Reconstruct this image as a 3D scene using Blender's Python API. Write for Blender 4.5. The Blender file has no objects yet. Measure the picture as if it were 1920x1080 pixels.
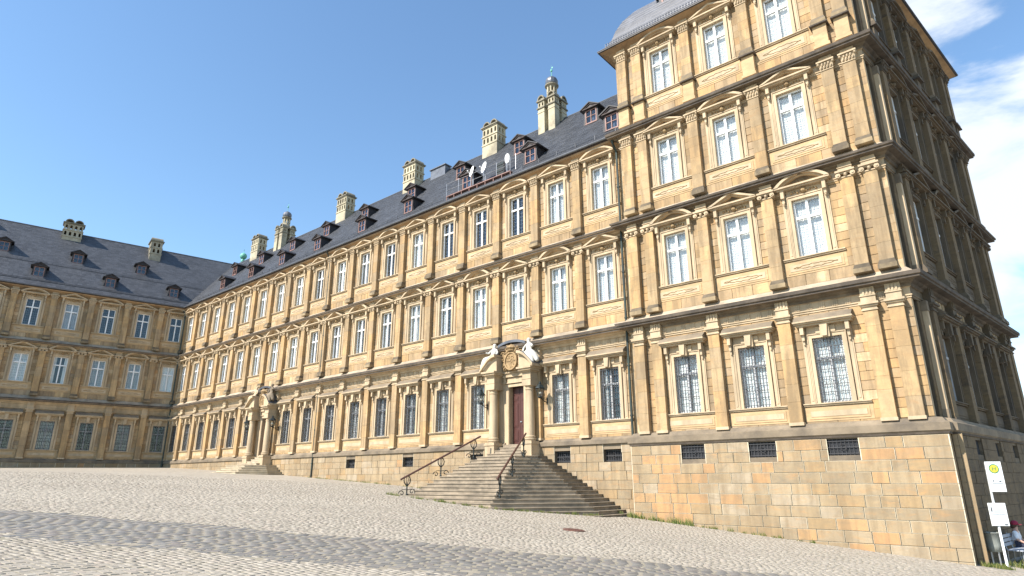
import bpy, math, random
import numpy as np
from mathutils import Vector, Matrix
random.seed(7); rng = np.random.default_rng(7)
sc = bpy.context.scene
col = sc.collection
R = math.radians

# ------------------------------------------------------------------ camera
CAM = Vector((16.286, -27.063, -4.163))
YAW, PITCH, ROLL, FPX = -0.7037, 0.3022, -0.0022, 1164.0
fw = Vector((math.sin(YAW)*math.cos(PITCH), math.cos(YAW)*math.cos(PITCH), math.sin(PITCH)))
rt = fw.cross(Vector((0, 0, 1))).normalized(); up = rt.cross(fw)
rt, up = math.cos(ROLL)*rt+math.sin(ROLL)*up, -math.sin(ROLL)*rt+math.cos(ROLL)*up
cd = bpy.data.cameras.new('camera'); cam = bpy.data.objects.new('camera', cd); col.objects.link(cam)
cam.matrix_world = Matrix(((rt.x, up.x, -fw.x, CAM.x), (rt.y, up.y, -fw.y, CAM.y), (rt.z, up.z, -fw.z, CAM.z), (0, 0, 0, 1)))
cd.sensor_width = 36; cd.lens = FPX/1920*36; cd.clip_end = 3000
sc.camera = cam
def project(P):
    q = np.atleast_2d(np.asarray(P, float)) - np.array(CAM)
    z = np.maximum(q @ np.array(fw), 0.1)
    return np.stack([960+FPX*(q @ np.array(rt))/z, 540-FPX*(q @ np.array(up))/z, q @ np.array(fw)], 1)

# ------------------------------------------------------------------ light and sky
SUN_EL, SUN_AZ = 43.0, 16.5            # azimuth measured from -Y towards -X
s = Vector((-math.sin(R(SUN_AZ))*math.cos(R(SUN_EL)), -math.cos(R(SUN_AZ))*math.cos(R(SUN_EL)), math.sin(R(SUN_EL))))
ld = bpy.data.lights.new('sun', 'SUN'); ld.energy = 5.0; ld.angle = R(0.55); ld.color = (1.0, 0.925, 0.83)
lo = bpy.data.objects.new('sun', ld); col.objects.link(lo); lo.location = (0, -60, 60)
lo.rotation_euler = s.to_track_quat('Z', 'Y').to_euler()
w = bpy.data.worlds.new('World'); sc.world = w; w.use_nodes = True
nt = w.node_tree; nt.nodes.clear()
N = nt.nodes.new; L = nt.links.new
out = N('ShaderNodeOutputWorld'); bg = N('ShaderNodeBackground'); sky = N('ShaderNodeTexSky')
sky.sky_type = 'NISHITA'; sky.sun_disc = False; sky.sun_elevation = R(SUN_EL); sky.sun_rotation = math.atan2(s.x, s.y)
sky.air_density = 1.25; sky.dust_density = 0.3; sky.ozone_density = 1.6; sky.altitude = 250
tc = N('ShaderNodeTexCoord'); mp = N('ShaderNodeMapping'); mp.inputs['Scale'].default_value = (1.6, 1.6, 5.0)
mp.inputs['Rotation'].default_value = (0.12, 0.1, 0.3)
n1 = N('ShaderNodeTexNoise'); n1.inputs['Scale'].default_value = 1.7; n1.inputs['Detail'].default_value = 9; n1.inputs['Roughness'].default_value = 0.58; n1.inputs['Distortion'].default_value = 0.5
L(tc.outputs['Generated'], mp.inputs[0]); L(mp.outputs[0], n1.inputs[0])
sx = N('ShaderNodeSeparateXYZ'); L(tc.outputs['Generated'], sx.inputs[0])
# cloud bank north, thinning westwards; faded east and south to cut fill light
ma = N('ShaderNodeMapRange'); ma.inputs[1].default_value = -0.42; ma.inputs[2].default_value = -0.05; ma.inputs[3].default_value = -0.40; ma.inputs[4].default_value = 0.13
L(sx.outputs['X'], ma.inputs[0])
mb_ = N('ShaderNodeMapRange'); mb_.inputs[1].default_value = 0.42; mb_.inputs[2].default_value = 0.52; mb_.inputs[3].default_value = 0.15; mb_.inputs[4].default_value = -0.12
L(sx.outputs['Z'], mb_.inputs[0])
ad = N('ShaderNodeMath'); ad.operation = 'ADD'; L(n1.outputs['Fac'], ad.inputs[0]); L(ma.outputs[0], ad.inputs[1])
ad2 = N('ShaderNodeMath'); ad2.operation = 'ADD'; L(ad.outputs[0], ad2.inputs[0]); L(mb_.outputs[0], ad2.inputs[1])
mc = N('ShaderNodeMapRange'); mc.inputs[1].default_value = 0.15; mc.inputs[2].default_value = 0.60; mc.inputs[3].default_value = -0.5; mc.inputs[4].default_value = 0.0
L(sx.outputs['Y'], mc.inputs[0])
ad3 = N('ShaderNodeMath'); ad3.operation = 'ADD'; L(ad2.outputs[0], ad3.inputs[0]); L(mc.outputs[0], ad3.inputs[1])
md = N('ShaderNodeMapRange'); md.inputs[1].default_value = 0.22; md.inputs[2].default_value = 0.31; md.inputs[3].default_value = -0.20; md.inputs[4].default_value = 0.0
L(sx.outputs['Z'], md.inputs[0])
ad4 = N('ShaderNodeMath'); ad4.operation = 'ADD'; L(ad3.outputs[0], ad4.inputs[0]); L(md.outputs[0], ad4.inputs[1])
cr = N('ShaderNodeValToRGB'); cr.color_ramp.elements[0].position = 0.46; cr.color_ramp.elements[1].position = 0.66
cr.color_ramp.interpolation = 'EASE'; cr.color_ramp.elements[1].color = (0.92,)*3+(1,)
L(ad4.outputs[0], cr.inputs[0])
mx = N('ShaderNodeMix'); mx.data_type = 'RGBA'; mx.inputs[7].default_value = (4.7, 5.0, 5.35, 1)
tint = N('ShaderNodeMix'); tint.data_type = 'RGBA'; tint.blend_type = 'MULTIPLY'; tint.inputs[0].default_value = 1; tint.inputs[7].default_value = (.86, 1.0, 1.08, 1)
L(sky.outputs[0], tint.inputs[6]); L(cr.outputs[0], mx.inputs[0]); L(tint.outputs[2], mx.inputs[6]); L(mx.outputs[2], bg.inputs[0])
bg.inputs[1].default_value = 0.122
L(bg.outputs[0], out.inputs[0])
sc.view_settings.view_transform = 'Standard'; sc.view_settings.look = 'None'; sc.view_settings.gamma = 1
sc.view_settings.use_curve_mapping = False; sc.view_settings.exposure = 0.87

# ------------------------------------------------------------------ materials
class Mat:
    def __init__(s_, name):
        s_.m = bpy.data.materials.new(name); s_.m.use_nodes = True; s_.t = s_.m.node_tree; s_.b = s_.t.nodes['Principled BSDF']
        s_.co = None
    def n(s_, k, **kw):
        x = s_.t.nodes.new(k)
        for a, v in kw.items(): setattr(x, a, v)
        return x
    def l(s_, a, b): s_.t.links.new(a, b)
    def coord(s_, world=True):
        if world:
            g = s_.n('ShaderNodeNewGeometry'); return g.outputs['Position']
        g = s_.n('ShaderNodeTexCoord'); return g.outputs['Object']
    def noise(s_, scale, detail=4, rough=0.55, stretch=None, world=True, dist=0.0):
        c = s_.coord(world)
        if stretch:
            m = s_.n('ShaderNodeMapping'); m.inputs['Scale'].default_value = stretch; s_.l(c, m.inputs[0]); c = m.outputs[0]
        x = s_.n('ShaderNodeTexNoise'); x.inputs['Scale'].default_value = scale; x.inputs['Detail'].default_value = detail
        x.inputs['Roughness'].default_value = rough; x.inputs['Distortion'].default_value = dist; s_.l(c, x.inputs[0]); return x.outputs['Fac']
    def ramp(s_, fac, stops, const=False):
        x = s_.n('ShaderNodeValToRGB'); r = x.color_ramp
        if const: r.interpolation = 'CONSTANT'
        while len(r.elements) < len(stops): r.elements.new(0.5)
        for e, (p, c) in zip(r.elements, stops): e.position = p; e.color = tuple(c)+(1,) if len(c) == 3 else c
        s_.l(fac, x.inputs[0]); return x.outputs[0]
    def rng(s_, fac, a, b, c, d):
        x = s_.n('ShaderNodeMapRange'); s_.l(fac, x.inputs[0])
        for i, v in enumerate((a, b, c, d)): x.inputs[i+1].default_value = v
        return x.outputs[0]
    def mix(s_, fac, a, b, mode='MIX'):
        x = s_.n('ShaderNodeMix', data_type='RGBA', blend_type=mode)
        if isinstance(fac, float): x.inputs[0].default_value = fac
        else: s_.l(fac, x.inputs[0])
        for v, i in ((a, 6), (b, 7)):
            if isinstance(v, tuple): x.inputs[i].default_value = v+(1,)
            else: s_.l(v, x.inputs[i])
        return x.outputs[2]
    def math(s_, op, a, b):
        x = s_.n('ShaderNodeMath', operation=op)
        for v, i in ((a, 0), (b, 1)):
            if isinstance(v, (int, float)): x.inputs[i].default_value = v
            else: s_.l(v, x.inputs[i])
        return x.outputs[0]
    def color(s_, c):
        if isinstance(c, tuple): s_.b.inputs['Base Color'].default_value = c+(1,)
        else: s_.l(c, s_.b.inputs['Base Color'])
        return s_
    def set(s_, rough=0.85, metal=0, spec=None):
        s_.b.inputs['Roughness'].default_value = rough; s_.b.inputs['Metallic'].default_value = metal
        if spec is not None: s_.b.inputs['Specular IOR Level'].default_value = spec
        return s_
    def bump(s_, h, strength=0.3, dist=0.02):
        x = s_.n('ShaderNodeBump'); x.inputs['Strength'].default_value = strength; x.inputs['Distance'].default_value = dist
        s_.l(h, x.inputs['Height']); s_.l(x.outputs[0], s_.b.inputs['Normal']); return s_

PAL = [(0.00, (0.426, 0.294, 0.160)), (.16, (0.478, 0.355, 0.216)), (.30, (0.391, 0.258, 0.129)), (.44, (0.443, 0.298, 0.149)), (.56, (0.347, 0.265, 0.177)),
       (.66, (0.630, 0.492, 0.325)), (.78, (0.543, 0.324, 0.151)), (.86, (0.337, 0.287, 0.224)), (.93, (0.608, 0.433, 0.235))]
PALP = [(0.00, (0.329, 0.257, 0.164)), (.14, (0.365, 0.289, 0.186)), (.28, (0.270, 0.224, 0.155)), (.42, (0.342, 0.237, 0.124)), (.54, (0.379, 0.309, 0.211)),
        (.66, (.40, .345, .26)), (.76, (.50, .29, .13)), (.84, (.33, .30, .245)), (.91, (.50, .265, .115)), (.96, (.48, .37, .22))]
PALD = [(0, (0.061, 0.054, 0.047)), (.2, (0.086, 0.072, 0.056)), (.4, (0.043, 0.038, 0.034)), (.6, (0.072, 0.063, 0.053)), (.8, (0.036, 0.033, 0.030)), (.9, (0.097, 0.079, 0.056))]  # plinth on the unlit side: shade darkens these tones along with soot
PALDS = [(0, (0.092, 0.073, 0.051)), (.25, (0.113, 0.089, 0.060)), (.5, (0.068, 0.056, 0.042)), (.7, (0.099, 0.072, 0.042)), (.85, (0.048, 0.041, 0.035))]  # pavilion side wall: soot plus the shade of that face, put into the colour
def stone_mat(name, source, pal, sat=1.0, dirt=0.35, blend=None):
    m = Mat(name)
    if source == 'object':
        oc = m.n('ShaderNodeSeparateColor'); m.l(m.n('ShaderNodeObjectInfo').outputs['Color'], oc.inputs[0]); f = oc.outputs[0]
    else:
        f = m.n('ShaderNodeAttribute', attribute_name='tone').outputs['Fac']
    c = m.ramp(f, pal, True)
    if blend:
        c = m.mix(blend[0], c, blend[1]); kq = .5 if name.startswith('plinth') else .36
        q1 = m.noise(1.1, 6, .62, (1, 1, 1.8), dist=1.2); c = m.mix(m.rng(q1, .48, .70, 0, kq+.1), c, (.20, .165, .12) if kq > .4 else (.24, .18, .11))
        q2 = m.noise(1.6, 5, .6, (.8, .8, 2.6), dist=1.0); c = m.mix(m.rng(q2, .53, .72, 0, kq+.1), c, (.42, .235, .105))
    # sandstone bedding: soft horizontal veins, warmer patches
    v = m.noise(2.2, 5, .6, (1, 1, 3.2), dist=.8)
    c = m.mix(m.rng(v, .35, .7, 0, .34), c, m.mix(.6, c, (.56, .37, .16)))
    g = m.noise(28, 3, .7)
    c = m.mix(m.rng(g, .3, .7, .0, .22), c, (.24, .17, .09), 'MIX')
    d = m.noise(.55, 6, .65, (1.2, 1.2, .55))
    c = m.mix(m.rng(d, .45, .62, 0, dirt+.08), c, (.17, .13, .085))
    st = m.noise(2.6, 5, .65, (1.3, 1.3, .13)); c = m.mix(m.rng(st, .46, .60, 0, min(.6, dirt*1.2)), c, (.17, .125, .075))
    m.color(c).set(.9, 0, .25)
    m.bump(m.math('ADD', m.noise(9, 6, .7), m.math('MULTIPLY', g, .4)), .35, .02)
    return m.m
def plain(name, c, rough=.8, var=.25, scale=3.0, dirt=(.1, .09, .07), dirtamt=.3, metal=0, stretch=None, bump=.2, bscale=12, spec=None, objvar=None):
    m = Mat(name)
    if objvar:
        c0 = m.ramp(m.n('ShaderNodeObjectInfo').outputs['Random'], objvar, True)
    else: c0 = c
    n_ = m.noise(scale, 6, .6, stretch)
    dark = tuple(x*(1-var) for x in c); lite = tuple(min(1, x*(1+var)) for x in c)
    a = m.ramp(n_, [(.3, dark), (.7, lite)])
    if objvar: a = m.mix(.55, a, c0)
    d = m.noise(scale*.45, 7, .7, stretch)
    a = m.mix(m.rng(d, .45, .64, 0, dirtamt), a, dirt)
    m.color(a).set(rough, metal, spec)
    if bump: m.bump(m.noise(bscale, 5, .7), bump, .015)
    return m.m
M = {}
M['stone'] = stone_mat('sandstone_block', 'object', PAL, blend=(.32, (.44, .295, .15)), dirt=.45)
M['stone_a'] = stone_mat('sandstone_coursing', 'attr', PAL, blend=(.32, (.44, .295, .15)), dirt=.45)
M['shaft'] = stone_mat('sandstone_pilaster', 'object', blend=(.3, (0.473, 0.321, 0.169)), pal=[(0, (0.501, 0.342, 0.175)), (.2, (0.529, 0.374, 0.199)), (.38, (0.473, 0.306, 0.141)), (.55, (0.397, 0.303, 0.188)), (.68, (0.510, 0.321, 0.149)), (.82, (0.331, 0.264, 0.178)), (.9, (0.520, 0.374, 0.216))], dirt=.42)
M['pstone'] = stone_mat('plinth_block', 'object', PALP, dirt=.3, blend=(.3, (.275, .215, .145)))
M['pstone_a'] = stone_mat('plinth_coursing', 'attr', PALP, dirt=.3, blend=(.3, (.275, .215, .145)))
M['dshaft'] = stone_mat('sooty_shaded_pilaster', 'object', PALDS, dirt=.5)
M['soot_shade'] = plain('weathered_shaded_sandstone', (0.150, 0.118, 0.080), .92, .35, 2.2, (.04, .035, .03), .5, bump=.35)  # weathered pilaster bases; elsewhere soot and painted shade in one colour
M['ledge'] = plain('pale_grey_ledge_stone', (.37, .30, .215), .9, .25, 1.6, (.12, .10, .08), .5, bump=.35)
M['trimsoot'] = plain('half_sooty_trim', (.27, .205, .12), .9, .4, 1.5, (.05, .042, .035), .75, stretch=(1, 1, .6))
M['pdstone_a'] = stone_mat('shaded_plinth_coursing', 'attr', PALD, dirt=.5)
M['dstone_a'] = stone_mat('sooty_shaded_coursing', 'attr', PALDS, dirt=.55)
M['trim_dark'] = plain('sooty_shaded_sandstone_trim', (0.113, 0.085, 0.053), .88, .3, 1.4, (.05, .045, .04), .65, stretch=(1, 1, .5))  # trim of the unlit side, its shade painted in with the soot
M['trim'] = plain('yellow_sandstone_trim', (0.457, 0.356, 0.231), .85, .18, 2.2, (.20, .155, .10), .42, stretch=(1, 1, .3))
M['panel'] = plain('ochre_sandstone_panel', (0.446, 0.313, 0.169), .88, .2, 1.7, (.19, .15, .10), .3, stretch=(1, 1, 2))
M['mortar'] = plain('lime_mortar', (0.448, 0.352, 0.223), .95, .12, 4, (.2, .16, .1), .25)
M['pmortar'] = plain('pale_lime_mortar', (0.586, 0.516, 0.380), .95, .12, 4, (.25, .2, .14), .2)
M['grey'] = plain('weathered_grey_sandstone', (0.200, 0.158, 0.108), .9, .25, 1.6, (.07, .06, .05), .6, bump=.35)
M['soot'] = plain('soot_blackened_sandstone', (.085, .068, .052), .92, .45, 2.2, (.03, .027, .025), .5, bump=.35)
M['step'] = plain('worn_sandstone_step', (0.277, 0.226, 0.164), .9, .28, 2.2, (.10, .085, .065), .5, bump=.4, bscale=16)
M['step_pale'] = plain('pale_sandstone_step', (0.425, 0.357, 0.255), .9, .2, 2.2, (.2, .17, .12), .3, bump=.3, bscale=16)
M['cream'] = plain('cream_chimney_stone', (.44, .39, .27), .88, .2, 1.5, (.14, .12, .09), .65)
M['cream_dark'] = plain('dark_weathered_chimney_stone', (0.225, 0.203, 0.150), .9, .3, 2, (.07, .065, .05), .6)
M['cream_mid'] = plain('stained_chimney_stone', (.36, .32, .235), .9, .25, 1.5, (.09, .08, .06), .5)
M['white'] = plain('white_window_paint', (.78, .79, .79), .45, .04, 2, (.4, .4, .4), .1, bump=0)
M['leadbar'] = plain('grey_lead_came', (.20, .21, .22), .8, .1, 2, (.1, .1, .1), .2, bump=0)
M['eave'] = plain('brown_eaves', (.34, .225, .12), .85, .25, 1.2, (.09, .06, .04), .5, stretch=(1, 1, .6))  # one brown tone for all eaves cornices
M['greyframe'] = plain('grey_window_paint', (.40, .41, .42), .5, .06, 2, (.2, .2, .2), .2, bump=0)
M['curtain'] = plain('white_curtain', (.80, .775, .72), .9, .06, 2, (.6, .62, .65), .2, bump=0)
M['blind'] = plain('grey_net_curtain', (.44, .43, .41), .9, .15, 2, (.2, .22, .25), .3, bump=0)
M['dark'] = plain('dark_room', (.022, .024, .028), .95, .2, 1, (.01, .01, .01), .3, bump=0)
M['bluewall'] = plain('blue_reveal_paint', (.03, .05, .09), .8, .2, 1, (.01, .015, .03), .3, bump=0)
M['iron'] = plain('black_wrought_iron', (.018, .028, .03), .55, .2, 6, (.06, .03, .02), .25, metal=.5)
M['grille'] = plain('grey_iron_grille', (.055, .057, .062), .6, .2, 6, (.08, .05, .03), .25, metal=.3)
M['rail'] = plain('brown_iron_handrail', (.075, .032, .022), .5, .2, 6, (.04, .02, .015), .3)
M['lead'] = plain('grey_lead_sheet', (.13, .14, .16), .5, .2, 3, (.06, .06, .07), .4, metal=.5)
M['gutter'] = plain('dull_gutter_metal', (.10, .105, .115), .5, .2, 3, (.05, .05, .05), .4, metal=.4)
M['pipe'] = plain('green_black_downpipe', (.035, .045, .04), .5, .25, 3, (.08, .13, .1), .3, metal=.3)
M['copper'] = plain('green_copper', (.13, .40, .31), .6, .2, 3, (.05, .15, .12), .3)
M['door'] = plain('red_brown_door', (0.071, 0.023, 0.018), .45, .15, 3, (.05, .015, .01), .2, bump=.05, stretch=(6, 6, .6))
M['brownred'] = plain('red_brown_window_frame', (.26, .145, .12), .6, .2, 3, (.07, .04, .035), .3)
M['marble'] = plain('white_statue_stone', (.50, .485, .44), .7, .06, 4, (.35, .33, .28), .35, bump=.3, bscale=8)
M['ornament'] = plain('golden_ornament_stone', (0.328, 0.225, 0.113), .85, .25, 6, (.14, .09, .045), .5, bump=.6, bscale=18)
M['dishwhite'] = plain('white_dish_paint', (.78, .78, .76), .4, .03, 2, (.5, .5, .5), .1, bump=0)
M['galv'] = plain('galvanised_steel', (.42, .43, .45), .4, .1, 8, (.25, .25, .25), .3, metal=.6)
M['bingrey'] = plain('grey_green_bin_paint', (.26, .275, .25), .5, .1, 4, (.14, .15, .13), .3)
M['bench'] = plain('light_grey_bench_paint', (.40, .43, .48), .5, .1, 4, (.2, .2, .22), .3)
M['signwhite'] = plain('white_sign_enamel', (.80, .82, .82), .35, .02, 2, (.6, .6, .6), .1, bump=0)
M['signgrey'] = plain('pale_grey_timetable', (.62, .66, .69), .4, .05, 9, (.45, .48, .5), .2, bump=0)
M['signyellow'] = plain('yellow_sign_enamel', (.62, .47, .05), .35, .02, 2, (.7, .5, .05), .1, bump=0)
M['signgreen'] = plain('green_sign_enamel', (.02, .22, .10), .35, .02, 2, (.02, .2, .08), .1, bump=0)
M['signred'] = plain('dark_red_print', (.28, .05, .05), .5, .02, 2, (.2, .05, .05), .1, bump=0)
M['print'] = plain('dark_print', (.08, .09, .10), .5, .02, 2, (.1, .1, .1), .1, bump=0)
M['skin'] = plain('skin', (.55, .33, .24), .55, .05, 5, (.45, .22, .16), .2, bump=0)
M['maroon'] = plain('maroon_cloth', (.33, .025, .06), .85, .12, 5, (.2, .01, .03), .3)
M['shirt'] = plain('white_cloth', (.78, .79, .82), .9, .05, 5, (.6, .6, .65), .2)
M['trouser'] = plain('dark_blue_cloth', (.03, .035, .06), .9, .15, 5, (.02, .02, .03), .3)
M['hair'] = plain('brown_hair', (.06, .035, .02), .7, .2, 30, (.03, .02, .01), .3)
M['manhole'] = plain('rusty_cast_iron', (.16, .075, .055), .7, .25, 20, (.06, .04, .035), .5, metal=.3)
M['marker'] = plain('lantern_glass', (.62, .62, .58), .15, .05, 4, (.4, .38, .3), .3, bump=0)
def slate_mat(name, base):
    m = Mat(name)
    at = m.n('ShaderNodeAttribute', attribute_name='tone').outputs['Fac']
    a = m.ramp(at, [(0, tuple(x*.78 for x in base)), (.5, base), (1, tuple(x*1.25 for x in base))])
    n_ = m.noise(.5, 6, .65); a = m.mix(m.rng(n_, .45, .72, 0, .4), a, tuple(x*1.5 for x in base))
    f = m.noise(6, 4, .6); a = m.mix(m.rng(f, .5, .75, 0, .35), a, tuple(x*.55 for x in base))
    m.color(a).set(.5, 0, .45); m.bump(m.noise(14, 4, .6), .25, .01); return m.m
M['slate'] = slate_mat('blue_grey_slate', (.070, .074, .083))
M['slate_lite'] = slate_mat('silver_grey_slate', (.10, .103, .115))  # paler silver-grey slate of the bell roof
M['slate_dark'] = plain('black_slate_cladding', (.022, .021, .024), .6, .3, 5, (.04, .035, .035), .3)
M['cladding'] = plain('dark_wood_cladding', (.05, .034, .03), .7, .3, 5, (.02, .015, .015), .3)
def sett_mat(name, stops, dirt):
    m = Mat(name)
    a = m.ramp(m.n('ShaderNodeAttribute', attribute_name='tone').outputs['Fac'], stops)
    big = m.noise(.16, 5, .6, dist=.4); a = m.mix(m.rng(big, .45, .66, 0, .4), a, (.40, .36, .295))
    b2 = m.noise(.5, 5, .6); a = m.mix(m.rng(b2, .56, .74, 0, .4), a, dirt)
    f = m.noise(40, 3, .7); a = m.mix(m.rng(f, .45, .7, 0, .3), a, tuple(x*.7 for x in dirt))
    m.color(a).set(.82, 0, .35); m.bump(m.noise(35, 4, .7), .3, .008); return m.m
M['sett'] = sett_mat('pale_granite_sett', [(0, (0.261, 0.231, 0.183)), (.3, (0.309, 0.274, 0.222)), (.7, (0.339, 0.304, 0.248)), (.88, (0.313, 0.265, 0.217)), (1, (0.374, 0.339, 0.278))], (0.235, 0.209, 0.161))
def dsett():
    m = Mat('dark_basalt_sett')
    a = m.ramp(m.n('ShaderNodeAttribute', attribute_name='tone').outputs['Fac'], [(0, (.125, .12, .11)), (.5, (.155, .15, .138)), (.8, (.165, .145, .13)), (1, (.20, .19, .17))])
    f = m.noise(1.3, 5, .65); a = m.mix(m.rng(f, .5, .75, 0, .4), a, (.20, .19, .17))
    m.color(a).set(.6, 0, .45); m.bump(m.noise(30, 4, .7), .3, .008); return m.m
M['dsett'] = dsett()
def ground_mat():
    m = Mat('sandy_sett_joints')
    p = m.coord()
    v = m.n('ShaderNodeTexVoronoi'); v.inputs['Scale'].default_value = 4.6; m.l(p, v.inputs['Vector'])
    sp = m.n('ShaderNodeSeparateColor'); m.l(v.outputs['Color'], sp.inputs[0])
    a = m.ramp(sp.outputs[0], [(0, (0.261, 0.231, 0.187)), (.5, (0.318, 0.283, 0.231)), (1, (0.357, 0.322, 0.261))])
    e = m.rng(v.outputs['Distance'], .08, .16, 0, 1)
    big = m.noise(.16, 5, .6, dist=.4); a = m.mix(m.rng(big, .45, .66, 0, .4), a, (.40, .36, .295))
    b2 = m.noise(.5, 5, .6); a = m.mix(m.rng(b2, .56, .74, 0, .4), a, (.27, .245, .195))
    m.color(a).set(.9, 0, .25); m.bump(v.outputs['Distance'], .4, .03); return m.m
M['ground'] = ground_mat()
M['joint'] = plain('sand_joint', (0.273, 0.238, 0.180), .95, .2, 3, (.2, .19, .12), .35)
def grass_mat():
    m = Mat('weed_grass'); a = m.ramp(m.n('ShaderNodeAttribute', attribute_name='tone').outputs['Fac'], [(0, (.06, .10, .015)), (.6, (.12, .15, .03)), (1, (.30, .27, .10))])
    m.color(a).set(.8); return m.m
M['grass'] = grass_mat()
def glass_mat(name, tint, k=1.0):
    m = Mat(name); t = m.t; t.nodes.clear()
    o = m.n('ShaderNodeOutputMaterial'); g = m.n('ShaderNodeBsdfGlossy'); tr = m.n('ShaderNodeBsdfTransparent'); x = m.n('ShaderNodeMixShader'); fr = m.n('ShaderNodeLayerWeight')
    fr.inputs[0].default_value = .5; g.inputs['Roughness'].default_value = .03; g.inputs['Color'].default_value = (.95, .97, 1, 1); tr.inputs[0].default_value = tint+(1,)
    wob = m.n('ShaderNodeBump'); wob.inputs['Strength'].default_value = .12; wob.inputs['Distance'].default_value = .05
    m.l(m.noise(1.6, 3, .5), wob.inputs['Height']); m.l(wob.outputs[0], g.inputs['Normal']); 
    m.l(m.math('ADD', m.math('MULTIPLY', m.math('POWER', fr.outputs['Facing'], 4.0), .8), .042), x.inputs[0]); m.l(tr.outputs[0], x.inputs[1]); m.l(g.outputs[0], x.inputs[2]); m.l(x.outputs[0], o.inputs[0])
    return m.m
M['glass'] = glass_mat('window_glass', (.94, .965, .98))
M['lglass'] = glass_mat('lamp_glass', (.86, .87, .84))

# ------------------------------------------------------------------ mesh builder
class MB:
    def __init__(s_): s_.v = []; s_.f = []; s_.m = []; s_.k = 0; s_.t = []; s_.tn = 0.5
    def add(s_, vs, fs):
        b = len(s_.v); s_.v += vs; s_.f += [tuple(i+b for i in f) for f in fs]; s_.m += [s_.k]*len(fs); s_.t += [s_.tn]*len(fs)
    def box(s_, x0, x1, y0, y1, z0, z1):
        s_.add([(x0, y0, z0), (x1, y0, z0), (x1, y1, z0), (x0, y1, z0), (x0, y0, z1), (x1, y0, z1), (x1, y1, z1), (x0, y1, z1)],
               [(0, 3, 2, 1), (4, 5, 6, 7), (0, 1, 5, 4), (1, 2, 6, 5), (2, 3, 7, 6), (3, 0, 4, 7)])
    def W(s_, u0, u1, v0, v1, w0, w1): s_.box(u0, u1, -v1, -v0, w0, w1)      # wall coordinates: v is outwards (-y)
    def frustum(s_, x0, x1, y0, y1, z0, z1, i):
        s_.add([(x0, y0, z0), (x1, y0, z0), (x1, y1, z0), (x0, y1, z0), (x0-i, y0-i, z1), (x1+i, y0-i, z1), (x1+i, y1+i, z1), (x0-i, y1+i, z1)],
               [(0, 3, 2, 1), (4, 5, 6, 7), (0, 1, 5, 4), (1, 2, 6, 5), (2, 3, 7, 6), (3, 0, 4, 7)])
    def prism(s_, pts, a0, a1, ax='x'):           # pts: polygon in the plane across the axis, CCW or CW
        n = len(pts)
        def P(q, a): return (a, q[0], q[1]) if ax == 'x' else ((q[0], a, q[1]) if ax == 'y' else (q[0], q[1], a))
        s_.add([P(q, a0) for q in pts]+[P(q, a1) for q in pts],
               [tuple(range(n))[::-1], tuple(range(n, 2*n))]+[(i, (i+1) % n, n+(i+1) % n, n+i) for i in range(n)])
    def band(s_, outer, inner, y0, y1):           # strip between two polylines in x-z, thick in y
        n = len(outer)
        V = [(x, y0, z) for x, z in outer]+[(x, y0, z) for x, z in inner]+[(x, y1, z) for x, z in outer]+[(x, y1, z) for x, z in inner]
        F = []
        for i in range(n-1):
            F += [(i, i+1, n+i+1, n+i), (2*n+i, 3*n+i, 3*n+i+1, 2*n+i+1), (i, 2*n+i, 2*n+i+1, i+1), (n+i, n+i+1, 3*n+i+1, 3*n+i)]
        F += [(0, n, 3*n, 2*n), (n-1, 3*n-1, 4*n-1, 2*n-1)]
        s_.add(V, F)
    def lathe(s_, prof, cx=0, cy=0, z0=0, n=12, a0=0.0):
        V = []; F = []
        for r, z in prof:
            for i in range(n):
                a = a0+2*math.pi*i/n; V.append((cx+r*math.cos(a), cy+r*math.sin(a), z0+z))
        for j in range(len(prof)-1):
            for i in range(n): F.append((j*n+i, j*n+(i+1) % n, (j+1)*n+(i+1) % n, (j+1)*n+i))
        F.append(tuple(range(n))[::-1]); F.append(tuple((len(prof)-1)*n+i for i in range(n)))
        s_.add(V, F)
    def tube(s_, pts, r, n=6, r1=None):
        pts = [Vector(p) for p in pts]; V = []; F = []; m = len(pts)
        for j, p in enumerate(pts):
            d = (pts[min(j+1, m-1)]-pts[max(j-1, 0)]).normalized()
            a = d.cross(Vector((0, 0, 1)) if abs(d.z) < .95 else Vector((1, 0, 0))).normalized(); b = d.cross(a)
            rr = r if r1 is None else r+(r1-r)*j/max(1, m-1)
            for i in range(n):
                t = 2*math.pi*i/n; V.append(tuple(p+rr*(math.cos(t)*a+math.sin(t)*b)))
        for j in range(m-1):
            for i in range(n): F.append((j*n+i, j*n+(i+1) % n, (j+1)*n+(i+1) % n, (j+1)*n+i))
        F += [tuple(range(n)), tuple((m-1)*n+i for i in range(n))[::-1]]
        s_.add(V, F)
    def ball(s_, c, r, n=10, k=6, sz=1.0):
        prof = [(max(1e-3, r*math.sin(math.pi*j/k)), -r*sz*math.cos(math.pi*j/k)) for j in range(k+1)]
        s_.lathe(prof, c[0], c[1], c[2], n)
    def mesh(s_, name, mats, smooth=False):
        me = bpy.data.meshes.new(name); me.from_pydata(s_.v, [], s_.f)
        for m in (mats if isinstance(mats, (list, tuple)) else [mats]): me.materials.append(m)
        me.polygons.foreach_set('material_index', s_.m)
        if smooth: me.polygons.foreach_set('use_smooth', [True]*len(s_.f))
        a = me.attributes.new('tone', 'FLOAT', 'FACE'); a.data.foreach_set('value', s_.t)
        me.update(); return me
def fixn(me):
    import bmesh
    b = bmesh.new(); b.from_mesh(me); bmesh.ops.recalc_face_normals(b, faces=b.faces); b.to_mesh(me); b.free(); return me
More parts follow.
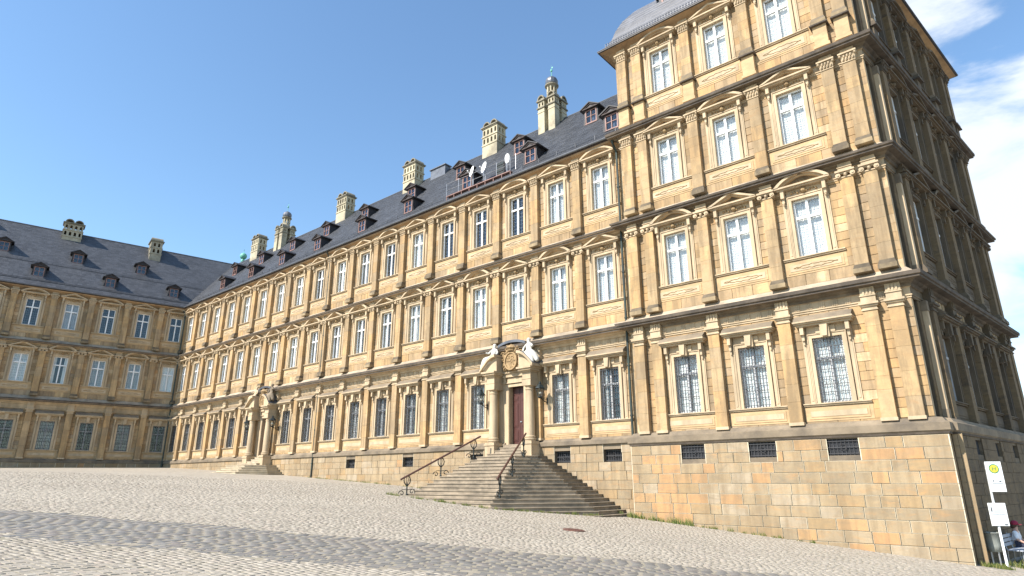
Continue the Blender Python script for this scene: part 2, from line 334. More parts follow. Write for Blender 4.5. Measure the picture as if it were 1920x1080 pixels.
def ob(name, me, parent=None, loc=(0, 0, 0), rz=0.0, label=None, cat=None, group=None, kind=None, scale=None):
    o = bpy.data.objects.new(name, me); col.objects.link(o); o.location = loc; o.rotation_euler = (0, 0, rz)
    if scale: o.scale = scale
    if parent: o.parent = parent
    if label: o['label'] = label
    if cat: o['category'] = cat
    if group: o['group'] = group
    if kind: o['kind'] = kind
    t_ = random.random(); o.color = (t_, t_, t_, 1)
    return o
def copy_tree(o, parent=None):
    c = o.copy(); col.objects.link(c)
    if parent is not None: c.parent = parent
    for ch in o.children: copy_tree(ch, c)
    return c

class Fac:                       # a facade: origin on the wall face, u along it, v outwards
    def __init__(s_, O, phi): s_.O = O; s_.p = phi; s_.c = math.cos(phi); s_.s = math.sin(phi)
    def at(s_, u, v=0, w=0): return (s_.O[0]+u*s_.c+v*s_.s, s_.O[1]+u*s_.s-v*s_.c, w)
    def put(s_, name, me, parent, u, v=0, w=0, **k): return ob(name, me, parent, s_.at(u, v, w), s_.p, **k)

AL, AS = 0.2037, 0.1415
FM = Fac((0, -0.30), 0.0)
FP = Fac((0, -0.66), 0.0)
XL = -52.73
FL = Fac((XL+.3*math.cos(AL), -.3*math.sin(AL)), math.pi/2-AL)
FS = Fac((13.07+.3*math.cos(AS), -.3*math.sin(AS)), math.pi/2-AS)

main_wing = ob('palace_wing', None, label='long three-storey sandstone palace wing with two doorways facing the square', cat='palace', group='wings of the palace')
left_wing = ob('palace_wing', None, loc=(0, 0, 0), label='shaded palace wing at the far left end of the square, under a broad slate roof', cat='palace', group='wings of the palace')
pavilion = ob('palace_pavilion', None, label='taller four-storey corner pavilion on a high block plinth at the right', cat='palace')
main_wing.empty_display_size = left_wing.empty_display_size = pavilion.empty_display_size = .1

LV = [dict(wc=0.0, base=-2.1, cb=2.95, ct=3.2), dict(wc=6.03, base=3.4, cb=8.3, ct=8.5), dict(wc=11.28, base=8.7, cb=13.45, ct=13.7), dict(wc=16.62, base=13.9, cb=18.85, ct=19.1)]
HW, HH = .55, 1.28

# ------------------------------------------------------------------ shared window meshes (origin at the window centre on the wall face)
def frame_mesh():
    b = MB(); V0, V1 = -.30, -.22
    b.W(-HW, -HW+.065, V0, V1, -HH, HH); b.W(HW-.065, HW, V0, V1, -HH, HH)
    b.W(-HW+.065, HW-.065, V0, V1, -HH, -HH+.075); b.W(-HW+.065, HW-.065, V0, V1, HH-.065, HH)
    b.W(-.05, .05, V0, V1+.03, -HH+.075, .42); b.W(-.05, .05, V0, V1+.03, .52, HH-.065)
    b.W(-HW+.065, HW-.065, V0, V1+.04, .42, .52)
    return b.mesh('window', M['white'])
ME_FRAME = frame_mesh(); ME_FRAMEG = ME_FRAME.copy(); ME_FRAMEG.name = 'window'; ME_FRAMEG.materials[0] = M['greyframe']
def pane_mesh(w_, h_):
    b = MB(); b.W(-w_/2, w_/2, -.275, -.265, -h_/2, h_/2); return b.mesh('pane', M['glass'])
PW = HW-.065-.05
ME_PL = pane_mesh(PW, .42+HH-.075); ME_PU = pane_mesh(PW, HH-.065-.52)
def curtain_mesh(mat, part=1.0):
    b = MB(); n = 44
    for sgn, a, e in ((0, -HW+.02, -.02), (1, .02, HW-.02)):
        e2 = a+(e-a)*part if sgn == 0 else e
        a2 = a if sgn == 0 else e-(e-a)*part
        pts = []
        for i in range(n//2+1):
            x = a2+(e2-a2)*i/(n//2); pts.append((x, .40+.014*math.sin(i*1.9+sgn)+.008*math.sin(i*.7)))
        for i in range(len(pts)-1):
            (x0, y0), (x1, y1) = pts[i], pts[i+1]
            b.add([(x0, y0, -HH), (x1, y1, -HH), (x1, y1, HH), (x0, y0, HH)], [(0, 1, 2, 3)])
    return b.mesh('curtain', mat)
ME_CF = curtain_mesh(M['curtain']); ME_CG = curtain_mesh(M['blind']); ME_CH = curtain_mesh(M['curtain'], .45)
def lattice_mesh(diam=False):
    b = MB(); r = .0065; V = -.29
    for x0, x1 in ((-HW+.065, -.05), (.05, HW-.065)):
        for z0, z1, nz in ((-HH+.075, .42, 7), (.52, HH-.065, 3)):
            for k in (1, 2): x = x0+(x1-x0)*k/3; b.W(x-r, x+r, V-.012, V, z0, z1)
            for k in range(1, nz): z = z0+(z1-z0)*k/nz; b.W(x0, x1, V-.026, V-.014, z-r, z+r)
    return b.mesh('muntin', M['leadbar'])
ME_LAT = lattice_mesh()
def bars_mesh():
    b = MB(); V = -.10
    b.W(-HW+.02, HW-.02, V-.015, V, -.62, -.585)
    return b.mesh('glazing_bar', M['white'])
def grille_mesh():
    b = MB(); V = -.05; r = .0105
    for k in range(9):
        x = -HW+.06+(2*HW-.12)*k/8; b.W(x-r, x+r, V-.02, V, -HH+.02, HH-.02)
    for k in range(9):
        z = -HH+.10+(2*HH-.2)*k/8; b.W(-HW, HW, V+.001, V+.018, z-r, z+r)
    for k in range(4):                                   # little forged rings
        x = -HW+.12+(2*HW-.24)*(k+.5)/4
        for z in (-.52, .42): b.tube([(x+.07*math.cos(t*math.pi/4), -V-.01, z+.07*math.sin(t*math.pi/4)) for t in range(9)], .008, 4)
    return b.mesh('window_grille', M['grille'])
ME_GRI = grille_mesh()
def surround_mesh(kind, comp=1.0):
    """architrave, side strips, consoles and hood. kind: hood / tri / seg. Mats 0 trim, 1 grey, 2 panel"""
    b = MB(); H, a = HW, .17
    b.W(-H-a, -H, -.02, .07, -HH, HH); b.W(H, H+a, -.02, .07, -HH, HH); b.W(-H-a, H+a, -.02, .07, HH, HH+a)
    for x in (-H-a, H+a-.035): b.W(x, x+.035, .07, .095, -HH, HH+a-.035)           # raised outer fillet
    b.W(-H-a, H+a, .07, .095, HH+a-.035, HH+a)
    for x0, x1 in ((-H-a-.20, -H-a-.03), (H+a+.03, H+a+.20)):                       # side strips
        b.W(x0, x1, -.02, .04, -HH-.0, HH+a+.16)
        b.W(x0+.05, x1-.05, .04, .055, -HH+.1, HH-.2)
    T = HH+a
    if kind == 'hood':
        b.W(-.17, .17, .096, .20, T-.20, T+.30)                                       # stepped keystone
        b.prism([(-.09, T-.17), (.09, T-.17), (.14, T+.30), (-.14, T+.30)], -.27, -.20, 'y')
        b.W(-.36, -.17, -.02, .11, T+.002, T+.26); b.W(.17, .36, -.02, .11, T+.002, T+.26)
        b.W(-H-a, H+a, -.02, .06, T+.001, T+.30)
        for x in (-H-a-.185, H+a+.045): 
            b.W(x, x+.14, .04, .24, T-.02, T+.30); b.W(x+.02, x+.12, .04, .16, T-.25, T-.02); b.W(x+.04, x+.10, .04, .11, T-.42, T-.25)
        z = T+.30; hw = 1.10
        b.W(-hw+.08, hw-.08, -.02, .26, z, z+.07); b.W(-hw+.03, hw-.03, -.02, .33, z+.07, z+.13); b.W(-hw, hw, -.02, .38, z+.13, z+.19)
        b.k = 1
        b.prism([(.02, z+.19), (-.37, z+.19), (-.30, z+.30), (-.12, z+.47), (.02, z+.50)], -hw+.03, hw-.03, 'x')
        b.k = 0
    else:
        z = T+.30*comp; hw = 1.13; ap = .50*comp
        b.W(-H-a, H+a, -.02, .06, T+.001, z)                                          # frieze with relief
        b.k = 2
        for i in range(9):
            x = -.5+i*.125; b.ball((x, -.085, T+.15*comp+.03*math.sin(i*2.1)), .055, 6, 4)
        b.ball((0, -.10, T+.15*comp), .11, 8, 5)
        b.k = 0
        for x in (-H-a-.185, H+a+.045):
            b.W(x, x+.14, .04, .22, T-.05, z); b.W(x+.02, x+.12, .04, .15, T-.26, T-.05); b.ball((x+.07, -.12, T-.32), .05, 6, 4)
        b.W(-hw+.10, hw-.10, -.02, .24, z, z+.06); b.W(-hw+.02, hw-.02, -.02, .31, z+.06, z+.13)
        zb = z+.13
        if kind == 'tri':
            b.band([(-hw, zb+.0), (0, zb+ap), (hw, zb+.0)], [(-hw+.22, zb+.001), (0, zb+ap-.105), (hw-.22, zb+.001)], -.33, .02)
            b.band([(-hw+.22, zb+.001), (0, zb+ap-.105), (hw-.22, zb+.001)], [(-hw+.36, zb+.001), (0, zb+ap-.17), (hw-.36, zb+.001)], -.22, .02)
            b.k = 2; b.prism([(-hw+.3, zb), (hw-.3, zb), (0, zb+ap-.14)], -.05, .02, 'y')
            b.ball((0, -.06, zb+.11*comp), .07, 6, 4)
        else:
            def arc(hw_, hgt, n=12):
                r = (hw_*hw_+hgt*hgt)/(2*hgt); th = math.asin(min(1, hw_/r))
                return [(r*math.sin(-th+2*th*i/n), zb+hgt-r+r*math.cos(-th+2*th*i/n)) for i in range(n+1)]
            b.band(arc(hw, ap), arc(hw-.18, ap-.10), -.33, .02)
            b.band(arc(hw-.18, ap-.10), arc(hw-.30, ap-.165), -.22, .02)
            b.k = 2; b.prism(arc(hw-.26, ap-.14), -.05, .02, 'y')
            b.prism([(-.16, zb+.02), (.16, zb+.02), (.10, zb+.2*comp), (-.10, zb+.2*comp)], -.09, -.05, 'y')
        b.k = 0
    return fixn(b.mesh('window_surround', [M['trim'], M['grey'], M['ornament']]))
ME_S = {('hood', 1): surround_mesh('hood'), ('tri', 1): surround_mesh('tri'), ('seg', 1): surround_mesh('seg'), ('tri', 2): surround_mesh('tri', .86), ('seg', 2): surround_mesh('seg', .86)}
def sill_mesh(hw, dz=0.0):
    b = MB(); b.W(-hw, hw, -.28, .07, -.10, -.04); b.W(-hw-.0, hw+.0, -.01, .12, -.04, 0.0)
    return b.mesh('window_sill', M['trim'])
ME_SILL = sill_mesh(1.20)
def panel_mesh(hw, h, orn=False):
    b = MB(); t = .09
    b.W(-hw, hw, -.02, .015, 0, h)
    b.W(-hw+.12, hw-.12, .015, .035, .08, h-.08)
    b.k = 1; b.W(-hw+.12+t, hw-.12-t, .035, .05, .08+t, h-.08-t) ; 
    if orn:                                                       # flat cartouche scroll
        pts = [(-hw+.35+(2*hw-.7)*i/14, .05+0, h/2+(.5*h-.24)*math.sin(i/14*math.pi)*(1 if True else 0)+.02*math.sin(i*2.3)) for i in range(15)]
        b.k = 2
        b.tube([(p[0], -.055, p[2]) for p in pts], .016, 4); b.tube([(p[0], -.055, h-p[2]) for p in pts], .016, 4)
    return fixn(b.mesh('sill_panel', [M['panel'], M['trim'], M['ornament']]))
ME_PANEL = {0: panel_mesh(1.2, .55), 1: panel_mesh(1.2, .62, True), 2: panel_mesh(1.2, .62, True), 3: panel_mesh(1.2, .70, True)}

def dark_copy(me):  # mesh copy for the unlit pavilion side, shade carried by darker materials
    if me.name+'_d' not in DCP:
        c = me.copy(); c.name = me.name
        for i in range(len(c.materials)): c.materials[i] = M['trim_dark'] if c.materials[i] != M['grey'] else M['soot_shade']
        DCP[me.name+'_d'] = c
    return DCP[me.name+'_d']
DCP = {}
def window(F, P, u, lv, kind, curtain='full', lattice=True, pw=1.2, dk=False):
    D = dark_copy if dk else (lambda m_: m_)
    wc = LV[lv]['wc']
    o = F.put('window', ME_FRAME if lv else ME_FRAMEG, P, u, .12, wc)
    zl = (-HH+.075+.42)/2; zu = (.52+HH-.065)/2; x = (PW/2+.05)
    for xx, zz, me in ((-x, zl, ME_PL), (x, zl, ME_PL), (-x, zu, ME_PU), (x, zu, ME_PU)):
        ob('pane', me, o, (xx, 0, zz))
    c = {'full': ME_CF, 'grey': ME_CG, 'half': ME_CH}.get(curtain)
    if c: ob('curtain', c, o)
    if lattice: ob('muntin', ME_LAT, o)
    if lv == 0 and not dk: ob('window_grille', ME_GRI, o)
    comp = 1 if lv in (0, 1) else 2
    F.put('window_surround', D(ME_S[(kind, comp)]), P, u, 0, wc, scale=(1, 1.35, 1))
    F.put('window_sill', D(ME_SILL), P, u, 0, wc-HH)
    ph = {0: .55, 1: .62, 2: .62, 3: .70}[lv]
    F.put('sill_panel', D(ME_PANEL[lv]), P, u, 0, wc-HH-.13-ph)

# ------------------------------------------------------------------ stone courses
BLK = {}     # parent name key -> list of (F, v, u0,u1,w0,w1,palette)
def courses(key, F, u0, u1, w0, w1, ch=.40, bl=.75, v=0.0, pal='stone', stag=0):
    if u1-u0 < .05: return
    n = max(1, round((w1-w0)/ch)); h = (w1-w0)/n
    for j in range(n):
        u = u0; first = True
        while u < u1-.02:
            l_ = bl*random.uniform(.7, 1.35)
            if first and j % 2: l_ *= .55
            first = False
            e = u+l_
            if u1-e < bl*.35: e = u1
            BLK.setdefault(key, []).append((F, v, u, min(e, u1), w0+j*h, w0+(j+1)*h, pal))
            u = e
ME_BLOCK = {}
def unit_block(pal):
    if pal not in ME_BLOCK:
        b = MB(); b.box(0, 1, -1, 0, 0, 1)
        # small chamfer towards the face
        b.v[0] = (.012, -1, .025); b.v[1] = (.988, -1, .025); b.v[4] = (.012, -1, .975); b.v[5] = (.988, -1, .975)
        ME_BLOCK[pal] = b.mesh('stone_block', M[pal])
    return ME_BLOCK[pal]
def orange_zone(F, u, w):
    if F is FM or F is FL: return .02
    return .62 if (1.4 < u < 5.2 and w > -5.9) or (11.3 < u < 13.2 and -4.2 < w < -2.9) else .09
def btone(F, a, b_, c, d, p):
    if not p.startswith('p'):
        g = .12 if (c+d)/2 < 8.6 else (.34 if F is FP else .18)
        return (random.uniform(.56, .659) if random.random() < .7 else random.uniform(.86, .929)) if random.random() < g else random.random()
    if random.random() < orange_zone(F, (a+b_)/2, (c+d)/2): return random.choice((.78, .93, .44, .79, .93))
    t = random.random()*.76
    return t if t < .415 or t > .5 or random.random() < .3 else random.random()*.4
def flush_blocks(key, P, maxn=280, minpx=9.5):
    L_ = BLK.get(key, [])
    if not L_: return
    cen = np.array([F.at((a+b_)/2, v, (c+d)/2) for F, v, a, b_, c, d, p in L_])
    e0 = project(np.array([F.at(a, v, c) for F, v, a, b_, c, d, p in L_])); e1 = project(np.array([F.at(b_, v, d) for F, v, a, b_, c, d, p in L_]))
    pc = project(cen); size = np.abs(e1-e0)[:, :2].min(1)+.15*np.abs(e1-e0)[:, :2].max(1)
    vis = (pc[:, 0] > -20) & (pc[:, 0] < 1940) & (pc[:, 1] > -20) & (pc[:, 1] < 1100)
    area = np.where(vis, size, -1)
    big = set(np.argsort(-area)[:maxn][area[np.argsort(-area)[:maxn]] > minpx*.7].tolist())
    rest = {}
    for i, (F, v, a, b_, c, d, p) in enumerate(L_):
        g = .0035 if not p.startswith('p') else .013; gw = g if not p.startswith('p') else .0065
        dep = .03; pr = random.uniform(0, .008) if not p.startswith('p') else random.uniform(.004, .02)
        if i in big:
            o = F.put('stone_block', unit_block(p), P, a+g, v+pr-dep, c+gw, scale=(b_-a-2*g, dep, d-c-2*gw)); t_ = btone(F, a, b_, c, d, p); o.color = (t_, t_, t_, 1)
        else:
            r = rest.setdefault((p, F), MB()); r.tn = btone(F, a, b_, c, d, p)
            r.W(a+g, b_-g, v-dep+pr, v+pr, c+gw, d-gw)
    mj = {}
    for F, v, a, b_, c, d, p in L_:
        if p.startswith('pst'): mj.setdefault(F, MB()).W(a-.01, b_+.012, v-.029, v+.003, c+.007, d-.007)
    for F, r in mj.items(): ob('mortar_joints', r.mesh('mortar_joints', M['pmortar']), P, (F.O[0], F.O[1], 0), F.p, kind='stuff')
    for (p, F), r in rest.items():
        me = r.mesh('stone_coursing', M[p+'_a'])
        ob('stone_coursing', me, P, (F.O[0], F.O[1], 0), F.p, kind='stuff')

# ------------------------------------------------------------------ pilasters
def pil_base(lv, hw, tm):
    b = MB()
    if lv == 0:
        b.W(-hw-.03, hw+.03, .0, .23, 0, .12); return b.mesh('pilaster_base', M[tm]), .12
    b.k = 1; b.W(-hw-.07, hw+.07, 0, .30, 0, .18); b.k = 0; b.W(-hw-.05, hw+.05, 0, .27, .18, .24); b.W(-hw-.03, hw+.03, 0, .25, .24, .31); b.W(-hw-.015, hw+.015, 0, .225, .31, .36)
    return b.mesh('pilaster_base', [M['soot_shade'] if lv < 3 else M['grey'], M['trimsoot'] if tm == 'trim' else M['soot_shade']]), .36
def pil_cap(lv, hw, tm):
    b = MB()
    if lv == 0:
        b.W(-hw-.03, hw+.03, 0, .23, 0, .05); b.W(-hw-.0, hw+.0, 0, .205, .05, .15); b.W(-hw-.05, hw+.05, 0, .25, .15, .22); b.W(-hw-.09, hw+.09, 0, .30, .22, .30)
        return b.mesh('pilaster_capital', M[tm]), .30
    if lv == 1:
        b.W(-hw-.02, hw+.02, 0, .225, 0, .05)
        b.W(-hw-.06, hw+.06, 0, .25, .17, .23); b.W(-hw-.11, hw+.11, 0, .31, .23, .31)
        for x in (-hw-.02, hw+.02):
            b.add(*cyl_y(x, .11, .10, -.28, 0, 8)); b.add(*cyl_y(x, .11, .045, -.305, -.28, 6))
        b.ball((0, -.23, .12), .08, 6, 4)
        return b.mesh('pilaster_capital', M[tm]), .31
    b.W(-hw-.02, hw+.02, 0, .225, 0, .04)
    b.frustum(-hw+.0, hw, -.20, 0, .04, .36, .06)
    for r_, z in ((0, .06), (1, .20)):
        for i in range(4 if r_ == 0 else 3):
            x = -hw+.06+(2*hw-.12)*(i+(.0 if r_ == 0 else .5))/3
            b.ball((x, -.23-.02*r_, z+.08), .055, 5, 4, 1.5)
    for x in (-hw-.04, hw+.04): b.ball((x, -.25, .32), .07, 6, 4)
    b.W(-hw-.10, hw+.10, 0, .32, .37, .44)
    return b.mesh('pilaster_capital', M[tm]), .44
def cyl_y(cx, cz, r, y0, y1, n):
    V = [(cx+r*math.cos(2*math.pi*i/n), y0, cz+r*math.sin(2*math.pi*i/n)) for i in range(n)]+[(cx+r*math.cos(2*math.pi*i/n), y1, cz+r*math.sin(2*math.pi*i/n)) for i in range(n)]
    return V, [tuple(range(n)), tuple(range(n, 2*n))[::-1]]+[(i, n+i, n+(i+1) % n, (i+1) % n) for i in range(n)]
PCACHE = {}
def shaft_block(hw, h, sm='shaft'):
    k = ('s', round(hw, 3), round(h, 2), sm)
    if k not in PCACHE:
        b = MB(); b.W(-hw, hw, -.02, .20, 0.003, h-.003); PCACHE[k] = b.mesh('stone_block', M[sm])
    return PCACHE[k]
def pilaster(F, P, u, lv, hw=.25, v=0.0, nst=None, tm='trim', sm='shaft'):
    lo_, cb = LV[lv]['base'], LV[lv]['cb']
    if ('b', lv, hw, tm) not in PCACHE: PCACHE[('b', lv, hw, tm)] = pil_base(lv, hw, tm); PCACHE[('c', lv, hw, tm)] = pil_cap(lv, hw, tm)
    (bm, bh), (cm, chh) = PCACHE[('b', lv, hw, tm)], PCACHE[('c', lv, hw, tm)]
    z0 = lo_+(0.0 if lv == 0 else .12)
    ztop = {0: 2.02, 1: 7.62, 2: 12.75, 3: 18.05}[lv]
    if lv == 3:                                      # stands on a pedestal
        k = ('ped', hw, tm)
        if k not in PCACHE:
            b = MB(); b.W(-hw-.08, hw+.08, -.02, .27, 0, .14); b.W(-hw-.03, hw+.03, -.02, .22, .14, 1.12); b.k = 1; b.W(-hw-.12, hw+.12, -.02, .33, 1.12, 1.19)
            PCACHE[k] = b.mesh('pedestal', [M['panel' if tm == 'trim' else tm], M['soot']])
        ped = 1.19; z0 = lo_+.02
    else: ped = 0
    shaft_h = ztop-(z0+ped+bh)
    root = F.put('pilaster', bm, P, u, v, z0+ped, scale=(1, 1.3, 1))
    if lv == 3: ob('pedestal', PCACHE[('ped', hw, tm)], root, (0, 0, -ped))
    n = nst or random.choice((3, 4, 4, 5)); cuts = sorted(round(shaft_h*x, 1) for x in [(i+random.uniform(-.25, .25))/n for i in range(1, n)])
    cuts = [0]+cuts+[shaft_h]
    for a, b_ in zip(cuts[:-1], cuts[1:]):
        low = a < shaft_h*.42
        if b_-a > .05:
            q_ = ob('stone_block', shaft_block(hw, b_-a, sm), root, (0, 0, bh+a))
            if sm == 'shaft' and random.random() < (.06 if lv == 0 else ((.2 if low else .05) if F is not FP else ((.6 if low else .05) if lv == 1 else (.6 if low else .25)))):
                t_ = random.choice((.6, .85)); q_.color = (t_, t_, t_, 1)
    ob('pilaster_capital', cm, root, (0, 0, bh+shaft_h))
    k = ('top', lv, hw, tm)
    if k not in PCACHE:
        b = MB(); t0 = ztop+chh; t1 = cb-.02; h = t1-t0
        b.W(-hw-.01, hw+.01, -.02, .21, 0, h*.42); b.W(-hw-.03, hw+.03, -.02, .24, h*.42, h*.5); b.W(-hw, hw, -.02, .20, h*.5, h)
        if lv == 0:
            for i in (-1, 0, 1): b.W(i*.12-.035, i*.12+.035, .20, .23, h*.52, h*.94)
        PCACHE[k] = b.mesh('entablature_block', M[tm]) , t0
    me, t0 = PCACHE[k]
    ob('entablature_block', me, root, (0, 0, t0-(z0+ped)))
    return root

# ------------------------------------------------------------------ sweeps along a footprint
def sweep(path, prof, name, mats, parent, kidx=None):
    """path: plan polyline walked so that outwards lies to the right; prof: (v, z, material) outline from the wall out and back"""
    P_ = [Vector(p) for p in path]; n = len(P_); offs = []
    for i in range(n):
        d0 = (P_[i]-P_[i-1]).normalized() if i > 0 else None
        d1 = (P_[i+1]-P_[i]).normalized() if i < n-1 else None
        n0 = Vector((d0.y, -d0.x)) if d0 else None; n1_ = Vector((d1.y, -d1.x)) if d1 else None
        if n0 is None: m = n1_
        elif n1_ is None: m = n0
        else:
            m = (n0+n1_); m = m/ (m.dot(n0))
        offs.append(m)
    b = MB(); k = len(prof); V = []
    for i in range(n):
        for pr in prof: q = P_[i]+offs[i]*pr[0]; V.append((q.x, q.y, pr[1]))
    base = 0; b.v = V
    for i in range(n-1):
        for j in range(k-1):
            b.f.append((i*k+j, (i+1)*k+j, (i+1)*k+j+1, i*k+j+1)); b.m.append(prof[j][2] if not (kidx and i in kidx) else {0: 4, 4: 1, 3: 4, 2: 4, 1: 1}[prof[j][2]]); b.t.append(.5)
    b.f.append(tuple(range(k))); b.m.append(0); b.t.append(.5); b.f.append(tuple((n-1)*k+j for j in range(k))[::-1]); b.m.append(0); b.t.append(.5)
    return ob(name, fixn(b.mesh(name, mats)), parent)

def cornice_profile(cb, ct, top):
    # 0 trim, 1 soot, 2 grey
    return [(-.05, cb-.62, 0), (.03, cb-.62, 0), (.03, cb-.56, 0), (.07, cb-.54, 0), (.07, cb-.50, 0), (.015, cb-.49, 0), (.015, cb-.22, 0), (.09, cb-.20, 4), (.12, cb-.10, 4), (.22, cb-.06, 4), (.26, cb, 4),
            (.52, cb+.01, 1), (.52, cb+.09, 4), (.58, cb+.11, 1), (.59, ct, 3), (.30, ct+.07, 3), (.03, top, 2), (-.05, top, 2)]

def wall_backing(F, P, u0, u1, lv0, lv1, bays, top=None, bottom=-2.1, mat='mortar', name='wall', doors=()):
    b = MB(); v0, v1 = -.34, -.03
    tops = top or LV[lv1]['ct']
    us = sorted(bays); edges = []
    x = u0
    for c in us: edges.append((x, c-HW)); x = c+HW
    edges.append((x, u1))
    for a, e in edges: b.W(a, e, v0, v1, bottom, tops)
    for c in us:
        z = bottom
        for lv in range(lv0, lv1+1):
            if not (lv == 0 and c in doors): b.W(c-HW, c+HW, v0, v1, z, LV[lv]['wc']-HH)
            z = LV[lv]['wc']+HH
        b.W(c-HW, c+HW, v0, v1, z, tops)
    me = b.mesh(name, M[mat]); o = ob(name, me, P, (F.O[0], F.O[1], 0), F.p)
    c = MB(); c.W(u0+.4, u1-.4, -1.3, -1.2, bottom, tops)
    ob('room_wall', c.mesh('room_wall', M['dark']), P, (F.O[0], F.O[1], 0), F.p)
    return o

def bay_blocks(key, F, c0, c1, uc, lv, pilhw=.25, full_bay=True, pal='stone'):
    """ashlar strips left and right of the window, between surround and pilasters; frieze band"""
    l = LV[lv]; wc = l['wc']; so = HW+.17+.20
    z0 = wc-HH-.0; z1 = {0: 2.32, 1: 7.93, 2: 13.0, 3: 18.4}[lv]
    courses(key, F, c0, uc-so, z0, z1, .36, .6, pal=pal); courses(key, F, uc+so, c1, z0, z1, .36, .6, pal=pal)
    # above the window, behind hood
    if lv == 0: courses(key, F, uc-so, uc+so, wc+HH+.17+.16, z1, .3, .8, v=-.004, pal=pal)
    # base strip
    b0 = l['base']+(0.02 if lv == 0 else .12); b1 = wc-HH-.13-{0: .55, 1: .62, 2: .62, 3: .7}[lv]
    courses(key, F, c0, c1, b0, b1, max(.2, (b1-b0)), 1.0, pal=pal)
    courses(key, F, c0, uc-1.2, b1, z0, .36, .5, pal=pal); courses(key, F, uc+1.2, c1, b1, z0, .36, .5, pal=pal)

def triglyphs(F, P, u0, u1, bays, skip=()):
    b = MB(); b.W(-.11, .11, .01, .035, 0, .26)
    for i in (-1, 0, 1): b.W(i*.072-.022, i*.072+.022, .035, .055, .02, .26)
    me = b.mesh('triglyph', M['trim'])
    return me

# ------------------------------------------------------------------ MAIN WING
UL, UR = XL+.05, 1.5
bays_m = [-3.0*k for k in range(18)]
wall_backing(FM, main_wing, -52.4, 1.5, 0, 2, bays_m, top=13.7, doors=(-6.0, -33.0))
cols_m = {}
for k in range(18):
    u = bays_m[k]
    for lv in (0, 1, 2):
        if lv == 0 and k in (2, 11): continue
        kind = 'hood' if lv == 0 else (('tri' if k % 2 == 0 else 'seg') if lv == 1 else ('seg' if k % 2 == 0 else 'tri'))
        if lv == 2: cur, lat = (('full', True) if k in (0, 1) else ((None, True) if k in (2, 3, 4, 6, 9) else random.choice((('full', True), ('grey', True), ('full', True)))))
        elif lv == 1: cur, lat = ('full', True) if k < 3 else random.choice((('full', True), ('half', True), ('grey', True)))
        else: cur, lat = random.choice((('full', False), ('full', False), ('half', False), ('grey', False)))
        window(FM, main_wing, u, lv, kind, cur, lat)
        c0 = u-1.5+.25 if k < 17 else u-1.5; c1 = u+1.5-.25
        bay_blocks('main', FM, c0, c1, u, lv)
for k in range(18):
    for lv in (0, 1, 2): pilaster(FM, main_wing, -1.5-3.0*k, lv)
for lv in (0, 1, 2):
    pilaster(FM, main_wing, -52.2, lv, .18)
MT = [M['trim'], M['soot'], M['grey'], M['ledge'], M['trim']]; MTP = [M['trim'], M['soot'], M['grey'], M['ledge'], M['soot_shade']]  # pavilion underside slot: cornice shadow put into the colour along with soot
for lv in (0, 1):
    l = LV[lv]; sweep([(-52.5, -.30), (1.5, -.30)], cornice_profile(l['cb'], l['ct'], LV[lv+1]['base']+.12), 'cornice', MT, main_wing)
def eave_profile(z):   # coved eaves cornice
    return [(-.05, z-.75, 0), (.04, z-.75, 0), (.04, z-.70, 0), (.10, z-.66, 0), (.05, z-.60, 0), (.08, z-.44, 0), (.16, z-.28, 0), (.30, z-.16, 0), (.46, z-.10, 0), (.50, z-.02, 1), (.55, z, 1), (.55, z+.05, 1), (-.05, z+.05, 1)]
ET = [M['eave'], M['cladding']]
sweep([(-52.5, -.30), (1.5, -.30)], eave_profile(13.62), 'eaves_cornice', ET, main_wing)
flush_blocks('main', main_wing, 280)
tg = triglyphs(None, None, 0, 0, 0)
for k in range(12):
    for du in (-.95, -.48, 0, .48, .95):
        FM.put('triglyph', tg, main_wing, -3.0*k+du, 0.0, 2.47)

# plinth of the main wing with basement windows
wx = [-300, -60, -48, -30, -15, 0, 13.6, 30, 60, 300]; wz = [-2.2, -2.5, -2.88, -3.62, -4.43, -5.65, -6.82, -8.2, -9.5, -9.6]
def gz(x, y):
    k = .0426+(np.clip(x, -60, 30)-16)*.00088; yy = np.clip(-np.asarray(y, float), 0, 60)
    return np.interp(x, wx, wz)+k*yy
def holes_boxes(b, u0, u1, z0, z1, v0, v1, holes):
    x = u0
    for (a, e, c, d) in sorted(holes):
        b.W(x, a, v0, v1, z0, z1); b.W(a, e, v0, v1, z0, c); b.W(a, e, v0, v1, d, z1); x = e
    b.W(x, u1, v0, v1, z0, z1)
PLM = .16
bw = [0.0, -2.95, -8.95, -14.9, -20.9]
holesm = [(u-.52, u+.52, -3.27, -2.68) for u in bw]
b = MB(); holes_boxes(b, -52.5, 1.4, -8.0, -2.42, -.3, PLM-.03, holesm)
FM.put('plinth_wall', b.mesh('plinth_wall', M['grey']), main_wing, 0, 0, 0)
b = MB(); b.k = 0
for a_, e_ in ((-52.5, -33.8), (-32.2, -6.8), (-5.2, 1.4)):
    b.W(a_, e_, -.02, PLM+.10, -2.42, -2.22); b.prism([(-.0, -2.22), (-(PLM+.08), -2.22), (-.05, -2.08), (0, -2.08)], a_, e_, 'x')
FM.put('plinth_ledge', fixn(b.mesh('plinth_ledge', [M['grey']])), main_wing, 0, 0, 0)
